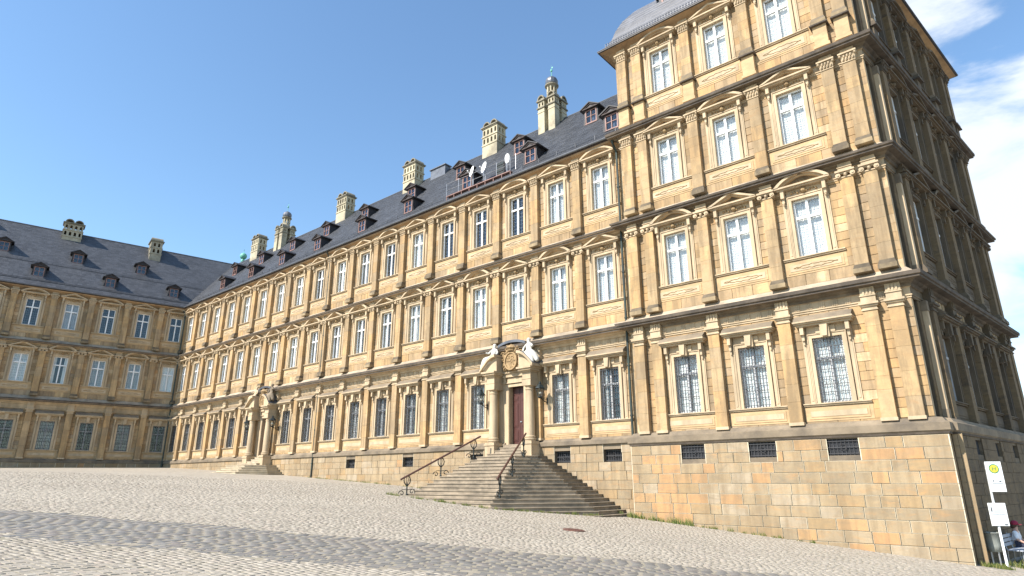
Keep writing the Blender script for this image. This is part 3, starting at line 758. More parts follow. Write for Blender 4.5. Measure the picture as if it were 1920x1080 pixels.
def plinth_blocks(key, F, u0, u1, ztop, zbot_f, holes, v, ch=.42, bl=1.0, pal='pstone'):
    z = ztop; j = 0
    while z > -8:
        u = u0; first = True
        while u < u1-.05:
            l_ = bl*random.uniform(.55, 1.35)
            if first and j % 2: l_ *= .5
            first = False; e = u+l_
            if u1-e < .35: e = u1
            gl = min(zbot_f(u), zbot_f(e))
            if z > gl:
                segs = [(u, e)]
                for (a, c, z0, z1) in holes:
                    if z > z0+.02 and z-ch < z1-.02:
                        ns = []
                        for (p, q) in segs:
                            if q <= a or p >= c: ns.append((p, q))
                            else:
                                if p < a-.06: ns.append((p, a))
                                if q > c+.06: ns.append((c, q))
                        segs = ns
                for (p, q) in segs: BLK.setdefault(key, []).append((F, v, p, q, z-ch, z, pal))
            u = e
        z -= ch; j += 1
plinth_blocks('mainpl', FM, -52.3, 1.3, -2.43, lambda u: float(gz(u, -.5)), holesm, PLM, .42, .95)
flush_blocks('mainpl', main_wing, 0, 9)
def bgrille(w_, h_):
    b = MB(); 
    for i in range(8): x = -w_/2+w_*(i+.5)/8; b.W(x-.009, x+.009, 0, .02, 0, h_)
    for z in (h_*.12, h_*.5, h_*.88): b.W(-w_/2, w_/2, .03, .045, z-.012, z+.012)
    b.tube([(.12*math.cos(t*math.pi/4), -.04, h_*.5+.12*math.sin(t*math.pi/4)) for t in range(9)], .012, 4)
    return b.mesh('basement_grille', M['grille'])
ME_BG = bgrille(1.04, .59)
bk = MB(); bk.W(-.56, .56, -.16, -.12, -.02, .62); bk.W(-.6, .6, -.7, -.29, -.1, -.02)
ME_BD = bk.mesh('basement_window', M['dark'])
for u in bw:
    o = FM.put('basement_window', ME_BD, main_wing, u, 0, -3.27); ob('basement_grille', ME_BG, o, (0, .06, 0))

# ------------------------------------------------------------------ LEFT WING (shaded)
bays_l = [-1.17-3.07*i for i in range(8)]
wall_backing(FL, left_wing, -25.5, .6, 0, 2, bays_l, top=13.7, bottom=-3.6)
curL = {(0, 2): None, (1, 2): None, (2, 2): None, (3, 2): 'grey', (4, 2): None, (0, 1): 'full', (1, 1): 'grey', (2, 1): 'grey', (3, 1): 'half', (4, 1): 'full'}
for i, u in enumerate(bays_l):
    for lv in (0, 1, 2):
        kind = 'hood' if lv == 0 else (('tri' if i % 2 == 0 else 'seg') if lv == 1 else ('seg' if i % 2 == 0 else 'tri'))
        window(FL, left_wing, u, lv, kind, curL.get((i, lv), 'grey' if lv == 0 and i % 2 else None), lattice=(i % 3 != 0))
        bay_blocks('left', FL, u-1.53+.25, u+1.53-.25, u, lv)
        pilaster(FL, left_wing, u-1.535, lv)
    for du in (-.95, -.48, 0, .48, .95): FL.put('triglyph', tg, left_wing, u+du, 0.0, 2.47)
pl0 = FL.at(-25.5)[:2]; pl1 = FL.at(.25)[:2]
for lv in (0, 1):
    l = LV[lv]; sweep([pl0, pl1], cornice_profile(l['cb'], l['ct'], LV[lv+1]['base']+.12), 'cornice', MT, left_wing)
sweep([pl0, pl1], eave_profile(13.62), 'eaves_cornice', ET, left_wing)
flush_blocks('left', left_wing, 200, 9)
b = MB(); b.W(-25.5, .2, -.3, PLM-.03, -6.0, -2.42); FL.put('plinth_wall', b.mesh('plinth_wall', M['grey']), left_wing, 0)
b = MB(); b.W(-25.5, .2, -.02, PLM+.06, -2.42, -2.2); b.prism([(0, -2.2), (-(PLM+.06), -2.2), (-.05, -2.08), (0, -2.08)], -25.5, .2, 'x')
FL.put('plinth_ledge', fixn(b.mesh('plinth_ledge', M['grey'])), left_wing, 0)
plinth_blocks('leftpl', FL, -25.5, .15, -2.43, lambda u: -3.4, [], PLM, .42, 1.0)
flush_blocks('leftpl', left_wing, 60, 8)

# ------------------------------------------------------------------ PAVILION
bays_p = [4.24, 7.23, 10.23]
bays_s = [2.45+2.87*i for i in range(4)]
PX0, PX1 = 1.55, 13.28
SEND = 13.95
wall_backing(FP, pavilion, PX0, PX1, 0, 3, bays_p, top=19.1)
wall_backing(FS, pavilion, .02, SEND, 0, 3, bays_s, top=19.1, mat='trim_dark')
pil_p = [2.05, 2.95, 5.73, 8.73, 11.92, 12.78]
pil_s = [1.0, 3.885, 6.755, 9.625, 12.6, 13.45]
for lv in range(4):
    for i, u in enumerate(bays_p):
        kind = 'hood' if lv == 0 else ('seg' if (i+lv) % 2 else 'tri')
        window(FP, pavilion, u, lv, kind, 'full', lv > 0)
    for i, u in enumerate(bays_s):
        kind = 'hood' if lv == 0 else ('seg' if (i+lv) % 2 == 0 else 'tri')
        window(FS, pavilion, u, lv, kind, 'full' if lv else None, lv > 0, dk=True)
    lim = [(3.20, 5.48), (5.98, 8.48), (8.98, 11.67)]
    for (a, e), u in zip(lim, bays_p): bay_blocks('pav', FP, a, e, u, lv)
    l = LV[lv]; zz0 = l['base']+.1; zz1 = {0: 2.32, 1: 7.93, 2: 13.0, 3: 18.4}[lv]
    for a, e in ((PX0+.02, 1.80), (2.30, 2.70), (12.17, 12.53), (13.03, PX1)): courses('pav', FP, a, e, zz0, zz1, .36, .7)
    lim = [(1.25, 3.63), (4.14, 6.50), (7.0, 9.37), (9.88, 12.35)]
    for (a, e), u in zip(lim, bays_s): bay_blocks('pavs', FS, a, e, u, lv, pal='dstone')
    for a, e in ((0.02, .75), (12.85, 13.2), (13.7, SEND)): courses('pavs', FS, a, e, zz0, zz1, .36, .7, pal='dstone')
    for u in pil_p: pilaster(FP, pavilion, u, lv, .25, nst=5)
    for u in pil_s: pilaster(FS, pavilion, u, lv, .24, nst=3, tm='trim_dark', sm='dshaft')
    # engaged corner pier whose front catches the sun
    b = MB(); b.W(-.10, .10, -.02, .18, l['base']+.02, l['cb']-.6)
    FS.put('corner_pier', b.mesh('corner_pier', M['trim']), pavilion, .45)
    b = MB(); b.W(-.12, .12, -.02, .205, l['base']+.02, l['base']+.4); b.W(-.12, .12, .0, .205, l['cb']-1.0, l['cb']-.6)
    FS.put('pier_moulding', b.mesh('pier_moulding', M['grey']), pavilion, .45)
for uu in [b_+d for b_ in bays_p for d in (-.95, -.48, 0, .48, .95)]+[2.5, 12.35]: FP.put('triglyph', tg, pavilion, uu, 0, 2.47)
for uu in [b_+d for b_ in bays_s for d in (-.8, -.4, 0, .4, .8)]: FS.put('triglyph', tg, pavilion, uu, 0, 2.47)
ppath = [(PX0, 6.0), (PX0, -.66), (PX1, -.66), FS.at(SEND)[:2], (FS.at(SEND)[0]-9, FS.at(SEND)[1]+1.0)]
for lv in range(3):
    l = LV[lv]; sweep(ppath, cornice_profile(l['cb'], l['ct'], LV[lv+1]['base']+.12), 'cornice', MTP, pavilion, kidx=(2, 3))  # side segments take darker slots, shade of that face painted in with soot
def pav_eave(z): return [(-.05, z-.62, 0), (.04, z-.62, 0), (.08, z-.55, 0), (.06, z-.45, 0), (.12, z-.34, 0), (.26, z-.2, 0), (.50, z-.10, 0), (.62, z-.07, 1), (.70, z-.06, 1), (.70, z+.04, 1), (-.05, z+.04, 1)]
sweep(ppath, pav_eave(19.0), 'eaves_cornice', [M['eave'], M['slate_dark']], pavilion)
# side and rear closing walls of the pavilion
b = MB(); fe = FS.at(SEND)
b.prism([(PX0, -.35), (PX0+.03, -.35), (PX0+.03, 14), (PX0, 14)], -8, 19.0, 'z')
b.prism([(PX0, fe[1]+.2), (fe[0]-.2, fe[1]-.05), (fe[0]-.2, fe[1]+.05), (PX0, fe[1]+.3)], -8, 19.0, 'z')
ob('rear_wall', fixn(b.mesh('rear_wall', M['panel'])), pavilion)
flush_blocks('pav', pavilion, 260, 9)
flush_blocks('pavs', pavilion, 0, 12)

# high plinth
VPL = .27                                   # plinth face in front of the pavilion wall
FPP = Fac((0, -.66-VPL), 0.0)
SPO = .42
FSP = Fac((FS.O[0]+SPO*math.cos(AS), FS.O[1]-SPO*math.sin(AS)), FS.p)
def inter_y(F, y): return (y-F.O[1])/F.s
us0 = inter_y(FSP, -.28)
pc = FSP.at(us0)
pend = FSP.at(SEND+.3)
plpath = [(1.30, 4.0), (1.30, -.66-VPL), (13.60, -.66-VPL), (13.62, -.28), (pc[0], -.28), pend[:2], (pend[0]-9, pend[1]+1)]
holesp = [(u-.55, u+.55, -3.26, -2.66) for u in (4.32, 7.28, 10.25)]
niches = [(a-.32, c+.32, z0-.02, z1+.05) for a, c, z0, z1 in holesp]
b = MB(); holes_boxes(b, 1.33, 13.57, -9.5, -2.58, -.5, -.03, holesp)
ob('plinth_wall', b.mesh('plinth_wall', M['grey']), pavilion, (FPP.O[0], FPP.O[1], 0))
holess = [(u-.45, u+.45, -3.25, -2.72) for u in bays_s]
b = MB(); holes_boxes(b, us0+.03, SEND+.3, -10.5, -2.58, -.45, -.03, holess)
ob('plinth_wall', b.mesh('plinth_wall', M['soot_shade']), pavilion, (FSP.O[0], FSP.O[1], 0), FSP.p)
b = MB(); b.box(13.52, 13.59, -.9, -.26, -10, -2.6)
b.box(13.60, 13.9, -.25, -.1, -10, -2.6)
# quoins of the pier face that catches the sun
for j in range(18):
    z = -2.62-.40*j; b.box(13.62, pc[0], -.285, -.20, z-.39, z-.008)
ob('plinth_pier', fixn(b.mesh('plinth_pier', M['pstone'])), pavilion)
b = MB(); b.box(1.33, 1.4, -.66-VPL+.02, 0, -8, -2.6); ob('plinth_return', b.mesh('plinth_return', M['pstone']), pavilion)
sweep(plpath, [(-.3, -2.62, 0), (.03, -2.62, 1), (.05, -2.55, 0), (.10, -2.50, 0), (.10, -2.24, 0), (.03, -2.20, 0), (-.02, -2.19, 0), (-.10, -2.06, 0), (-.30, -2.02, 0)], 'plinth_ledge', [M['grey'], M['soot']], pavilion)
plinth_blocks('pavpl', FPP, 1.31, 13.59, -2.64, lambda u: float(gz(u, -1)), holesp, 0.0, .405, .86)
plinth_blocks('pavpls', FSP, us0, SEND+.3, -2.64, lambda u: float(gz(FSP.at(u)[0], 0)), holess, 0.0, .405, 1.0, 'pdstone')
flush_blocks('pavpl', pavilion, 260, 8)
flush_blocks('pavpls', pavilion, 0, 8)
for u in (4.32, 7.28, 10.25):
    o = FPP.put('basement_window', ME_BD, pavilion, u, 0, -3.26); ob('basement_grille', ME_BG, o, (0, .10, 0), scale=(1.05, 1, 1))
for u in bays_s: FSP.put('basement_window', ME_BD, pavilion, u, 0, -3.25)

# ------------------------------------------------------------------ ROOFS
def roof_slope(A, B, up_dir, run, rise, pitchcurve=None, course=.27, slate=.42, mat='slate', name='roof_slates', parent=None, trimA=None, trimB=None):
    """stepped courses of slates from the eaves A->B (plan points, z0) up the slope"""
    A = Vector(A); B = Vector(B); n = int(math.hypot(run, rise)/course)
    d = (B-A); Lg = d.length; d.normalize(); u = Vector((up_dir[0], up_dir[1], 0)).normalized()
    V = []; F = []; T = []
    nrm = Vector((-u.x*rise, -u.y*rise, run)).normalized()
    for i in range(n):
        f0, f1 = i/n, (i+1)/n+.15/n
        P0 = A+u*run*f0+Vector((0, 0, rise*f0)); P1 = A+u*run*f1+Vector((0, 0, rise*f1))
        a0 = trimA(f0) if trimA else 0; b0 = trimB(f0) if trimB else Lg
        x = a0
        st = slate*(.5 if i % 2 else 1)
        while x < b0-.01:
            e = min(b0, x+st*random.uniform(.85, 1.15)*1.0); st = slate
            if b0-e < slate*.3: e = b0
            lift = .018+random.uniform(0, .008); g = .004
            q = [P0+d*(x+g)+nrm*lift, P0+d*(e-g)+nrm*lift, P1+d*(e-g)+nrm*.002, P1+d*(x+g)+nrm*.002, P0+d*(x+g)-nrm*.01, P0+d*(e-g)-nrm*.01]
            k = len(V); V += [tuple(p) for p in q]; F += [(k, k+1, k+2, k+3), (k+4, k+5, k+1, k)]; t = random.random(); T += [t, t]
            x = e
    me = bpy.data.meshes.new(name); me.from_pydata(V, [], F); me.materials.append(M[mat])
    a = me.attributes.new('tone', 'FLOAT', 'FACE'); a.data.foreach_set('value', T)
    return ob(name, me, parent, kind='stuff')
EZ, RZ_ = 13.68, 21.4
# main: eaves y=-.95, ridge y=6
roofm = MB(); roofm.prism([(-.88, EZ), (6.0, RZ_), (12.9, EZ)], -58.5, PX0+.0, 'x')
roofm_o = ob('roof', fixn(roofm.mesh('roof', M['slate_dark'])), main_wing)
roof_slope((-56.5, -.92, EZ+.02), (PX0-.02, -.92, EZ+.02), (0, 1), 6.92, RZ_-EZ-.02, parent=roofm_o, course=.205, slate=.40, trimA=lambda f: 3.2-6.0*f)
ul = FL.at
LRW = 7.6
nL = Vector((math.cos(AL), -math.sin(AL), 0))
e0 = Vector(ul(-26, .58, EZ)); e1 = Vector(ul(14, .58, EZ)); rL = 22.0
rm = MB(); back = 2*LRW
v = [e0, e0-nL*LRW+Vector((0, 0, rL-EZ)), e0-nL*back, e1, e1-nL*LRW+Vector((0, 0, rL-EZ)), e1-nL*back]
rm.add([tuple(p) for p in v], [(0, 1, 2), (5, 4, 3), (0, 3, 4, 1), (1, 4, 5, 2), (2, 5, 3, 0)])
roofl_o = ob('roof', fixn(rm.mesh('roof', M['slate_dark'])), left_wing)
roof_slope(e0+nL*.03+Vector((0, 0, .02)), e1+nL*.03+Vector((0, 0, .02)), (-nL.x, -nL.y), LRW+.03, rL-EZ-.02, parent=roofl_o, course=.205, slate=.40, trimB=lambda f: 26.0-.3+7.2*f)
b = MB(); b.tube([(-58, 6, RZ_+.03), (PX0, 6, RZ_+.03)], .07, 6); ob('ridge_capping', b.mesh('ridge_capping', M['lead']), main_wing)
b = MB(); b.tube([tuple(e0-nL*LRW+Vector((0, 0, rL-EZ+.03))), tuple(e1-nL*LRW+Vector((0, 0, rL-EZ+.03)))], .07, 6); ob('ridge_capping', b.mesh('ridge_capping', M['lead']), left_wing)
def gutter(path, parent, z):
    b = MB(); b.tube([(p[0], p[1], z) for p in path], .075, 8); return ob('gutter', b.mesh('gutter', M['gutter']), parent)
gutter([(-51.9, -.30-.62), (1.15, -.30-.62)], main_wing, 13.72)
gutter([ul(-26, .62)[:2], ul(.0, .62)[:2]], left_wing, 13.72)
# snow guards
def snow(A, B, parent):
    A = Vector(A); B = Vector(B); b = MB(); b.tube([A, B], .02, 4); b.tube([A+Vector((0, 0, .12)), B+Vector((0, 0, .12))], .02, 4)
    n = int((B-A).length/1.2)
    for i in range(n+1):
        p = A.lerp(B, i/n); b.box(p.x-.015, p.x+.015, p.y-.015, p.y+.015, p.z-.12, p.z+.16)
    ob('snow_guard', b.mesh('snow_guard', M['gutter']), parent)
def on_left(s_, f, dz=0.0): p = Vector(ul(s_, .58, EZ))-nL*LRW*f; return (p.x, p.y, EZ+(rL-EZ)*f+dz)
snow(on_left(-25, .07, .10), on_left(-.3, .07, .10), left_wing)
snow(on_left(-25, .36, .10), on_left(2.0, .36, .10), left_wing)
snow((-50, -.45, 14.33), (-12.5, -.45, 14.33), main_wing)
snow((-5.5, -.45, 14.33), (1.2, -.45, 14.33), main_wing)

# dormers (origin: foot of the front face; x across, +y into the roof)
def dormer_meshes():
    b = MB(); w_, h_ = .42, 1.05
    b.k = 0                                                     # cheeks and front frame
    slope = 1.115
    for sx in (-1, 1):
        x0, x1 = (-w_-.10, -w_) if sx < 0 else (w_, w_+.10)
        b.prism([(0, -.15), (0, h_), (h_/slope+.1, h_), (-.05, -.2)], x0, x1, 'x')
        # flared foot of the cheek
        b.prism([(-w_*sx*0, 0), (0, 0), (0, 0)], 0, 0, 'x') if False else None
        xo = x1 if sx > 0 else x0
        b.prism([(xo, h_*.45), (xo+.10*sx, -.12), (xo, -.15)], 0, .12, 'y')
    b.box(-w_, w_, .02, .10, -.22, 0.0); b.box(-w_, w_, 0, .08, h_-.08, h_+.02)
    body = fixn(b.mesh('dormer', [M['slate_dark']]))
    r = MB(); hw = .72; z = h_
    zr = z+.34; dep = (zr+.15)/slope+.15
    for sx in (-1, 1):
        r.prism([(sx*hw, z-.06), (0, zr), (0, zr+.07), (sx*(hw+.03), z+.0)], -.22, dep, 'y')
    r.prism([(-hw+.06, z-.03), (hw-.06, z-.03), (0, zr)], -.10, dep, 'y')
    roof = fixn(r.mesh('dormer_roof', [M['slate_dark']]))
    f = MB(); f.W(-hw+.12, hw-.12, .10, .17, z-.04, z+.02)
    for sx in (-1, 1): f.prism([(sx*(hw-.08), z+.0), (0, zr-.03), (0, zr-.10), (sx*(hw-.26), z+.0)], -.155, -.10, 'y')
    ped = fixn(f.mesh('dormer_pediment', [M['cladding']]))
    g = MB()
    for x0, x1 in ((-w_, -w_+.07), (w_-.07, w_)): g.W(x0, x1, -.05, .02, 0, h_-.08)
    g.W(-w_+.07, w_-.07, -.05, .02, 0, .07); g.W(-w_+.07, w_-.07, -.05, .02, h_-.15, h_-.08); g.W(-.025, .025, -.05, .02, .07, h_-.15)
    g.W(-w_+.07, -.025, -.045, .01, .5, .535); g.W(.025, w_-.07, -.045, .01, .5, .535); g.W(-w_-.03, w_+.03, 0, .07, -.05, 0)
    win = g.mesh('dormer_window', [M['brownred']])
    p = MB(); p.box(-w_+.07, w_-.07, .02, .03, .07, h_-.15); pane = p.mesh('pane', M['glass'])
    d_ = MB(); d_.box(-w_, w_, .3, .33, 0, h_-.08); dk = d_.mesh('room_wall', M['bluewall'])
    return body, roof, ped, win, pane, dk
DM = dormer_meshes()
def dormer(parent, loc, rz):
    o = ob('dormer', DM[0], parent, loc, rz)
    ob('dormer_roof', DM[1], o); ob('dormer_pediment', DM[2], o); ob('dormer_window', DM[3], o); ob('pane', DM[4], o); ob('room_wall', DM[5], o)
    return o
def main_roof_pt(x, y): return (x, y, EZ+(y+.92)/6.92*(RZ_-EZ))
for x in (.73, -5.16, -10.65, -16.7, -22.3, -28.5, -34.2, -39.8, -45.6): p = main_roof_pt(x, .0); dormer(main_wing, (x, p[1], p[2]+.05), 0)
for x in (-2.2, -8.15, -13.9, -19.5, -25.6, -31.4, -37.2, -43.2, -48.9): p = main_roof_pt(x, 2.55); dormer(main_wing, (x, p[1], p[2]+.05), 0)
for s_ in (-1.77, -7.65, -13.6, -19.6): dormer(left_wing, on_left(s_, .15), FL.p)
for s_ in (-4.9, -10.7, -16.8, -22.7): dormer(left_wing, on_left(s_, .47), FL.p)

# pavilion bell roof
def bell(parent):
    prof = [(-.70, 19.05), (-.42, 19.30), (-.20, 19.62), (-.05, 19.98), (.10, 20.5), (.40, 21.2), (.95, 22.0), (1.8, 22.7), (2.9, 23.2), (4.2, 23.5)]
    def ring(off):
        pts = [(PX0, -.66), (PX1, -.66), FS.at(SEND)[:2], (PX0, FS.at(SEND)[1]+.5)]
        cx = 7.2; cy = 6.2; r = []
        for i in range(4):
            a = Vector(pts[i-1]); p = Vector(pts[i]); q = Vector(pts[(i+1) % 4])
            d0 = (p-a).normalized(); d1 = (q-p).normalized(); n0 = Vector((-d0.y, d0.x)); n1_ = Vector((-d1.y, d1.x)); m = n0+n1_; m = m/m.dot(n0)
            r.append(p+m*off)
        return r
    b = MB(); rows = []
    # resample profile into slate courses
    P_ = [prof[0]]
    for a, c in zip(prof[:-1], prof[1:]):
        n = max(1, int(math.hypot(c[0]-a[0], c[1]-a[1])/.24))
        for i in range(1, n+1): P_.append((a[0]+(c[0]-a[0])*i/n, a[1]+(c[1]-a[1])*i/n))
    for i in range(len(P_)-1):
        r0 = ring(P_[i][0]-.02); r1 = ring(P_[i+1][0]+.0)
        for s_ in range(4):
            a0, a1 = r0[s_], r0[(s_+1) % 4]; b0, b1 = r1[s_], r1[(s_+1) % 4]
            n = max(1, int((a1-a0).length/.34))
            for k in range(n):
                b.tn = random.random()
                f0, f1 = k/n, (k+1)/n
                q = [a0.lerp(a1, f0), a0.lerp(a1, f1), b0.lerp(b1, f1), b0.lerp(b1, f0)]
                z0, z1 = P_[i][1], P_[i+1][1]
                b.add([(q[0].x, q[0].y, z0-.01), (q[1].x, q[1].y, z0-.01), (q[2].x, q[2].y, z1+.012), (q[3].x, q[3].y, z1+.012), (q[0].x, q[0].y, z0-.03), (q[1].x, q[1].y, z0-.03)], [(0, 1, 2, 3), (4, 5, 1, 0)])
    top = ring(P_[-1][0]); b.add([(p.x, p.y, P_[-1][1]) for p in top], [(0, 1, 2, 3)])
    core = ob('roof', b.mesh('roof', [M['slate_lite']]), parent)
    # snow fence just above the eaves
    c = MB(); r0 = ring(-.36)
    for s_ in (0, 1):
        a = r0[s_]; e = r0[(s_+1) % 4]
        for dz in (.36, .5): c.tube([(a.x, a.y, 19.05+dz), (e.x, e.y, 19.05+dz)], .018, 4)
        n = int((e-a).length/.16)
        for k in range(n+1):
            p = a.lerp(e, k/n); c.box(p.x-.012, p.x+.012, p.y-.012, p.y+.012, 19.3, 19.58)
    ob('snow_guard', c.mesh('snow_guard', M['gutter']), parent)
    for x in (5.1, 10.6):
        o = dormer(parent, (x, -.30, 20.35), 0); o.scale = (1.5, 1.5, 1.35)
bell(pavilion)

# ------------------------------------------------------------------ CHIMNEYS
def arcade(b, x0, x1, y0, y1, z0, z1, n, ax='x'):
    """a wall panel pierced by n arched holes; ax = long direction"""
    Lg = (x1-x0) if ax == 'x' else (y1-y0); p = Lg/n; ow = p*.5; r = ow/2; zs = z0+.12; zt = z1-.14-r
    def BX(a, c, za, zb):
        if ax == 'x': b.box(x0+a, x0+c, y0, y1, za, zb)
        else: b.box(x0, x1, y0+a, y0+c, za, zb)
    BX(0, Lg, z0, zs)
    x = 0
    for i in range(n):
        c = (i+.5)*p; BX(x, c-r, zs, z1); x = c+r
        seg = 6
        for k in range(seg):
            a0 = math.pi-math.pi*k/seg; a1 = math.pi-math.pi*(k+1)/seg
            q = [(c+r*math.cos(a0), zt+r*math.sin(a0)), (c+r*math.cos(a1), zt+r*math.sin(a1)), (c+r*math.cos(a1), z1), (c+r*math.cos(a0), z1)]
            if ax == 'x': b.prism([(x0+u_, z_) for u_, z_ in q], y0, y1, 'y')
            else: b.prism([(y0+u_, z_) for u_, z_ in q], x0, x1, 'x')
    BX(x, Lg, zs, z1)
def vault(b, x0, x1, y0, y1, z, ax, t=.10):
    """half-barrel cap open at the ends"""
    n = 8
    if ax == 'y': c = (x0+x1)/2; r = (x1-x0)/2
    else: c = (y0+y1)/2; r = (y1-y0)/2
    o = [(c-r*math.cos(math.pi*i/n), z+r*math.sin(math.pi*i/n)) for i in range(n+1)]
    i_ = [(c-(r-t)*math.cos(math.pi*k/n), z+(r-t)*math.sin(math.pi*k/n)) for k in range(n+1)]
    if ax == 'y': b.band(o, i_, y0, y1)
    else:
        s0 = len(b.v); b.band(o, i_, x0, x1)
        for k in range(s0, len(b.v)): vx = b.v[k]; b.v[k] = (vx[1], vx[0], vx[2])
def chimney_mesh():
    Wd, D = 1.02, .68
    b = MB(); b.box(-Wd, Wd, -D, D, -3.5, 0); b.k = 0
    b.box(-Wd-.06, Wd+.06, -D-.06, D+.06, -.02, .07)
    z = .07
    for tier in range(2):
        h = .78
        arcade(b, -Wd, Wd, -D, -D+.16, z, z+h, 4); arcade(b, -Wd, Wd, D-.16, D, z, z+h, 4)
        arcade(b, -Wd, -Wd+.16, -D+.16, D-.16, z, z+h, 2, 'y'); arcade(b, Wd-.16, Wd, -D+.16, D-.16, z, z+h, 2, 'y')
        z += h
        b.k = 1 if tier else 0
        b.box(-Wd-.08, Wd+.08, -D-.08, D+.08, z, z+.09); b.k = 0
        z += .09
    b.k = 1; b.box(-Wd-.16, Wd+.16, -D-.16, D+.16, z, z+.10); z += .10
    b.k = 1
    for x in (-.5, .5): vault(b, x-.5, x+.5, -D-.02, D+.02, z, 'y')
    b.k = 0
    return fixn(b.mesh('chimney', [M['cream'], M['cream_dark']]))
ME_CH = chimney_mesh(); ME_CHD = ME_CH.copy(); ME_CHD.materials[0] = M['cream_mid']; ME_CHD.name = 'chimney'
for x in (-13.2, -22.9, -33.1, -50.1): ob('chimney', ME_CH, main_wing, (x, 5.5, 21.35), scale=(.76, .76, .88))
o = ob('chimney', ME_CHD, left_wing, on_left(-11.6, .93, -.2), FL.p, scale=(.85, .85, .85))
o = ob('chimney', ME_CHD, left_wing, on_left(-3.6, .88, -.1), FL.p+math.pi/2, scale=(.85, .85, .85))
ob('chimney', ME_CHD, left_wing, on_left(-20.5, .93, -.2), FL.p, scale=(.85, .85, .85))
def tower_meshes():
    b = MB()
    for sx in (-1, 1):
        for sy in (-1, 1):
            cx, cy = sx*.76, sy*.76; r = .47
            b.k = 0; b.box(cx-r, cx+r, cy-r, cy+r, -3.5, .35)
            b.box(cx-r-.05, cx+r+.05, cy-r-.05, cy+r+.05, .35, .43)
            b.box(cx-r, cx+r, cy-r, cy+r, .43, .80); b.k = 1; b.box(cx-r-.12, cx+r+.12, cy-r-.12, cy+r+.12, .80, .93); b.k = 0
            arcade(b, cx-r, cx+r, cy-r, cy-r+.14, .93, 1.55, 2); arcade(b, cx-r, cx+r, cy+r-.14, cy+r, .93, 1.55, 2)
            arcade(b, cx-r, cx-r+.14, cy-r+.14, cy+r-.14, .93, 1.55, 2, 'y'); arcade(b, cx+r-.14, cx+r, cy-r+.14, cy+r-.14, .93, 1.55, 2, 'y')
            b.k = 1; b.box(cx-r-.15, cx+r+.15, cy-r-.15, cy+r+.15, 1.55, 1.68); 
            vault(b, cx-r-.06, cx+r+.06, cy-r-.1, cy+r+.1, 1.68, 'y' if sy < 0 else 'x', .14)
            b.k = 0; b.box(cx-r+.08, cx+r-.08, cy-r+.12, cy+r-.12, 1.66, 2.0)
    b.k = 0; b.box(-.5, .5, -.5, .5, -1, 2.2)
    base = fixn(b.mesh('chimney_tower', [M['cream'], M['cream_dark']]))
    t = MB(); t.lathe([(.70, 1.9), (.66, 2.45), (.62, 2.5), (.62, 2.6)], n=8, a0=math.pi/8)
    for i in range(8):
        a = math.pi/8+i*math.pi/4; x, y = .54*math.cos(a), .54*math.sin(a); t.lathe([(.12, 2.6), (.12, 3.2)], x, y, 0, 6)
    t.lathe([(.40, 2.6), (.40, 2.62)], n=8); t.k = 1
    t.lathe([(.60, 3.18), (.66, 3.26), (.84, 3.36), (.86, 3.46), (.70, 3.52)], n=16)
    lan = fixn(t.mesh('lantern', [M['cream'], M['cream_dark']]))
    c = MB(); c.lathe([(.60, 3.50), (.72, 3.62), (.78, 3.80), (.76, 4.0), (.66, 4.18), (.46, 4.32), (.2, 4.42), (.06, 4.5)], n=12)
    cup = c.mesh('cupola', M['slate_lite'] if False else M['lead'])
    f = MB(); f.lathe([(.06, 4.45), (.045, 4.7), (.035, 5.05), (.02, 5.1)], n=8); f.ball((0, 0, 5.17), .15, 10, 6); f.tube([(0, 0, 5.2), (0, 0, 5.75)], .012, 5); f.prism([(0, 5.42), (.22, 5.40), (.26, 5.52), (.08, 5.56)], -.01, .01, 'y')
    fin = f.mesh('finial', M['copper'])
    return base, lan, cup, fin
TM = tower_meshes()
for x, z in ((-7.45, 21.6), (-44.6, 21.4)):
    o = ob('chimney_tower', TM[0], main_wing, (x, 5.6, z), scale=(.62, .62, .80)); ob('lantern', TM[1], o); ob('cupola', TM[2], o); ob('finial', TM[3], o)
b = MB(); b.lathe([(.25, -.6), (.2, -.1), (.12, .0)], n=10); b.ball((0, 0, .32), .42, 12, 8); b.tube([(0, 0, .6), (0, 0, 1.2)], .03, 5)
ob('finial', b.mesh('finial', M['copper'], True), main_wing, (-55.2, 6.2, 22.0))
b = MB(); b.box(-.9, .9, -.3, .3, -1, .25); b.box(-1, 1, -.4, .4, .25, .33); ob('roof_vent', b.mesh('roof_vent', M['lead']), main_wing, (-19.6, 5.7, 21.4))

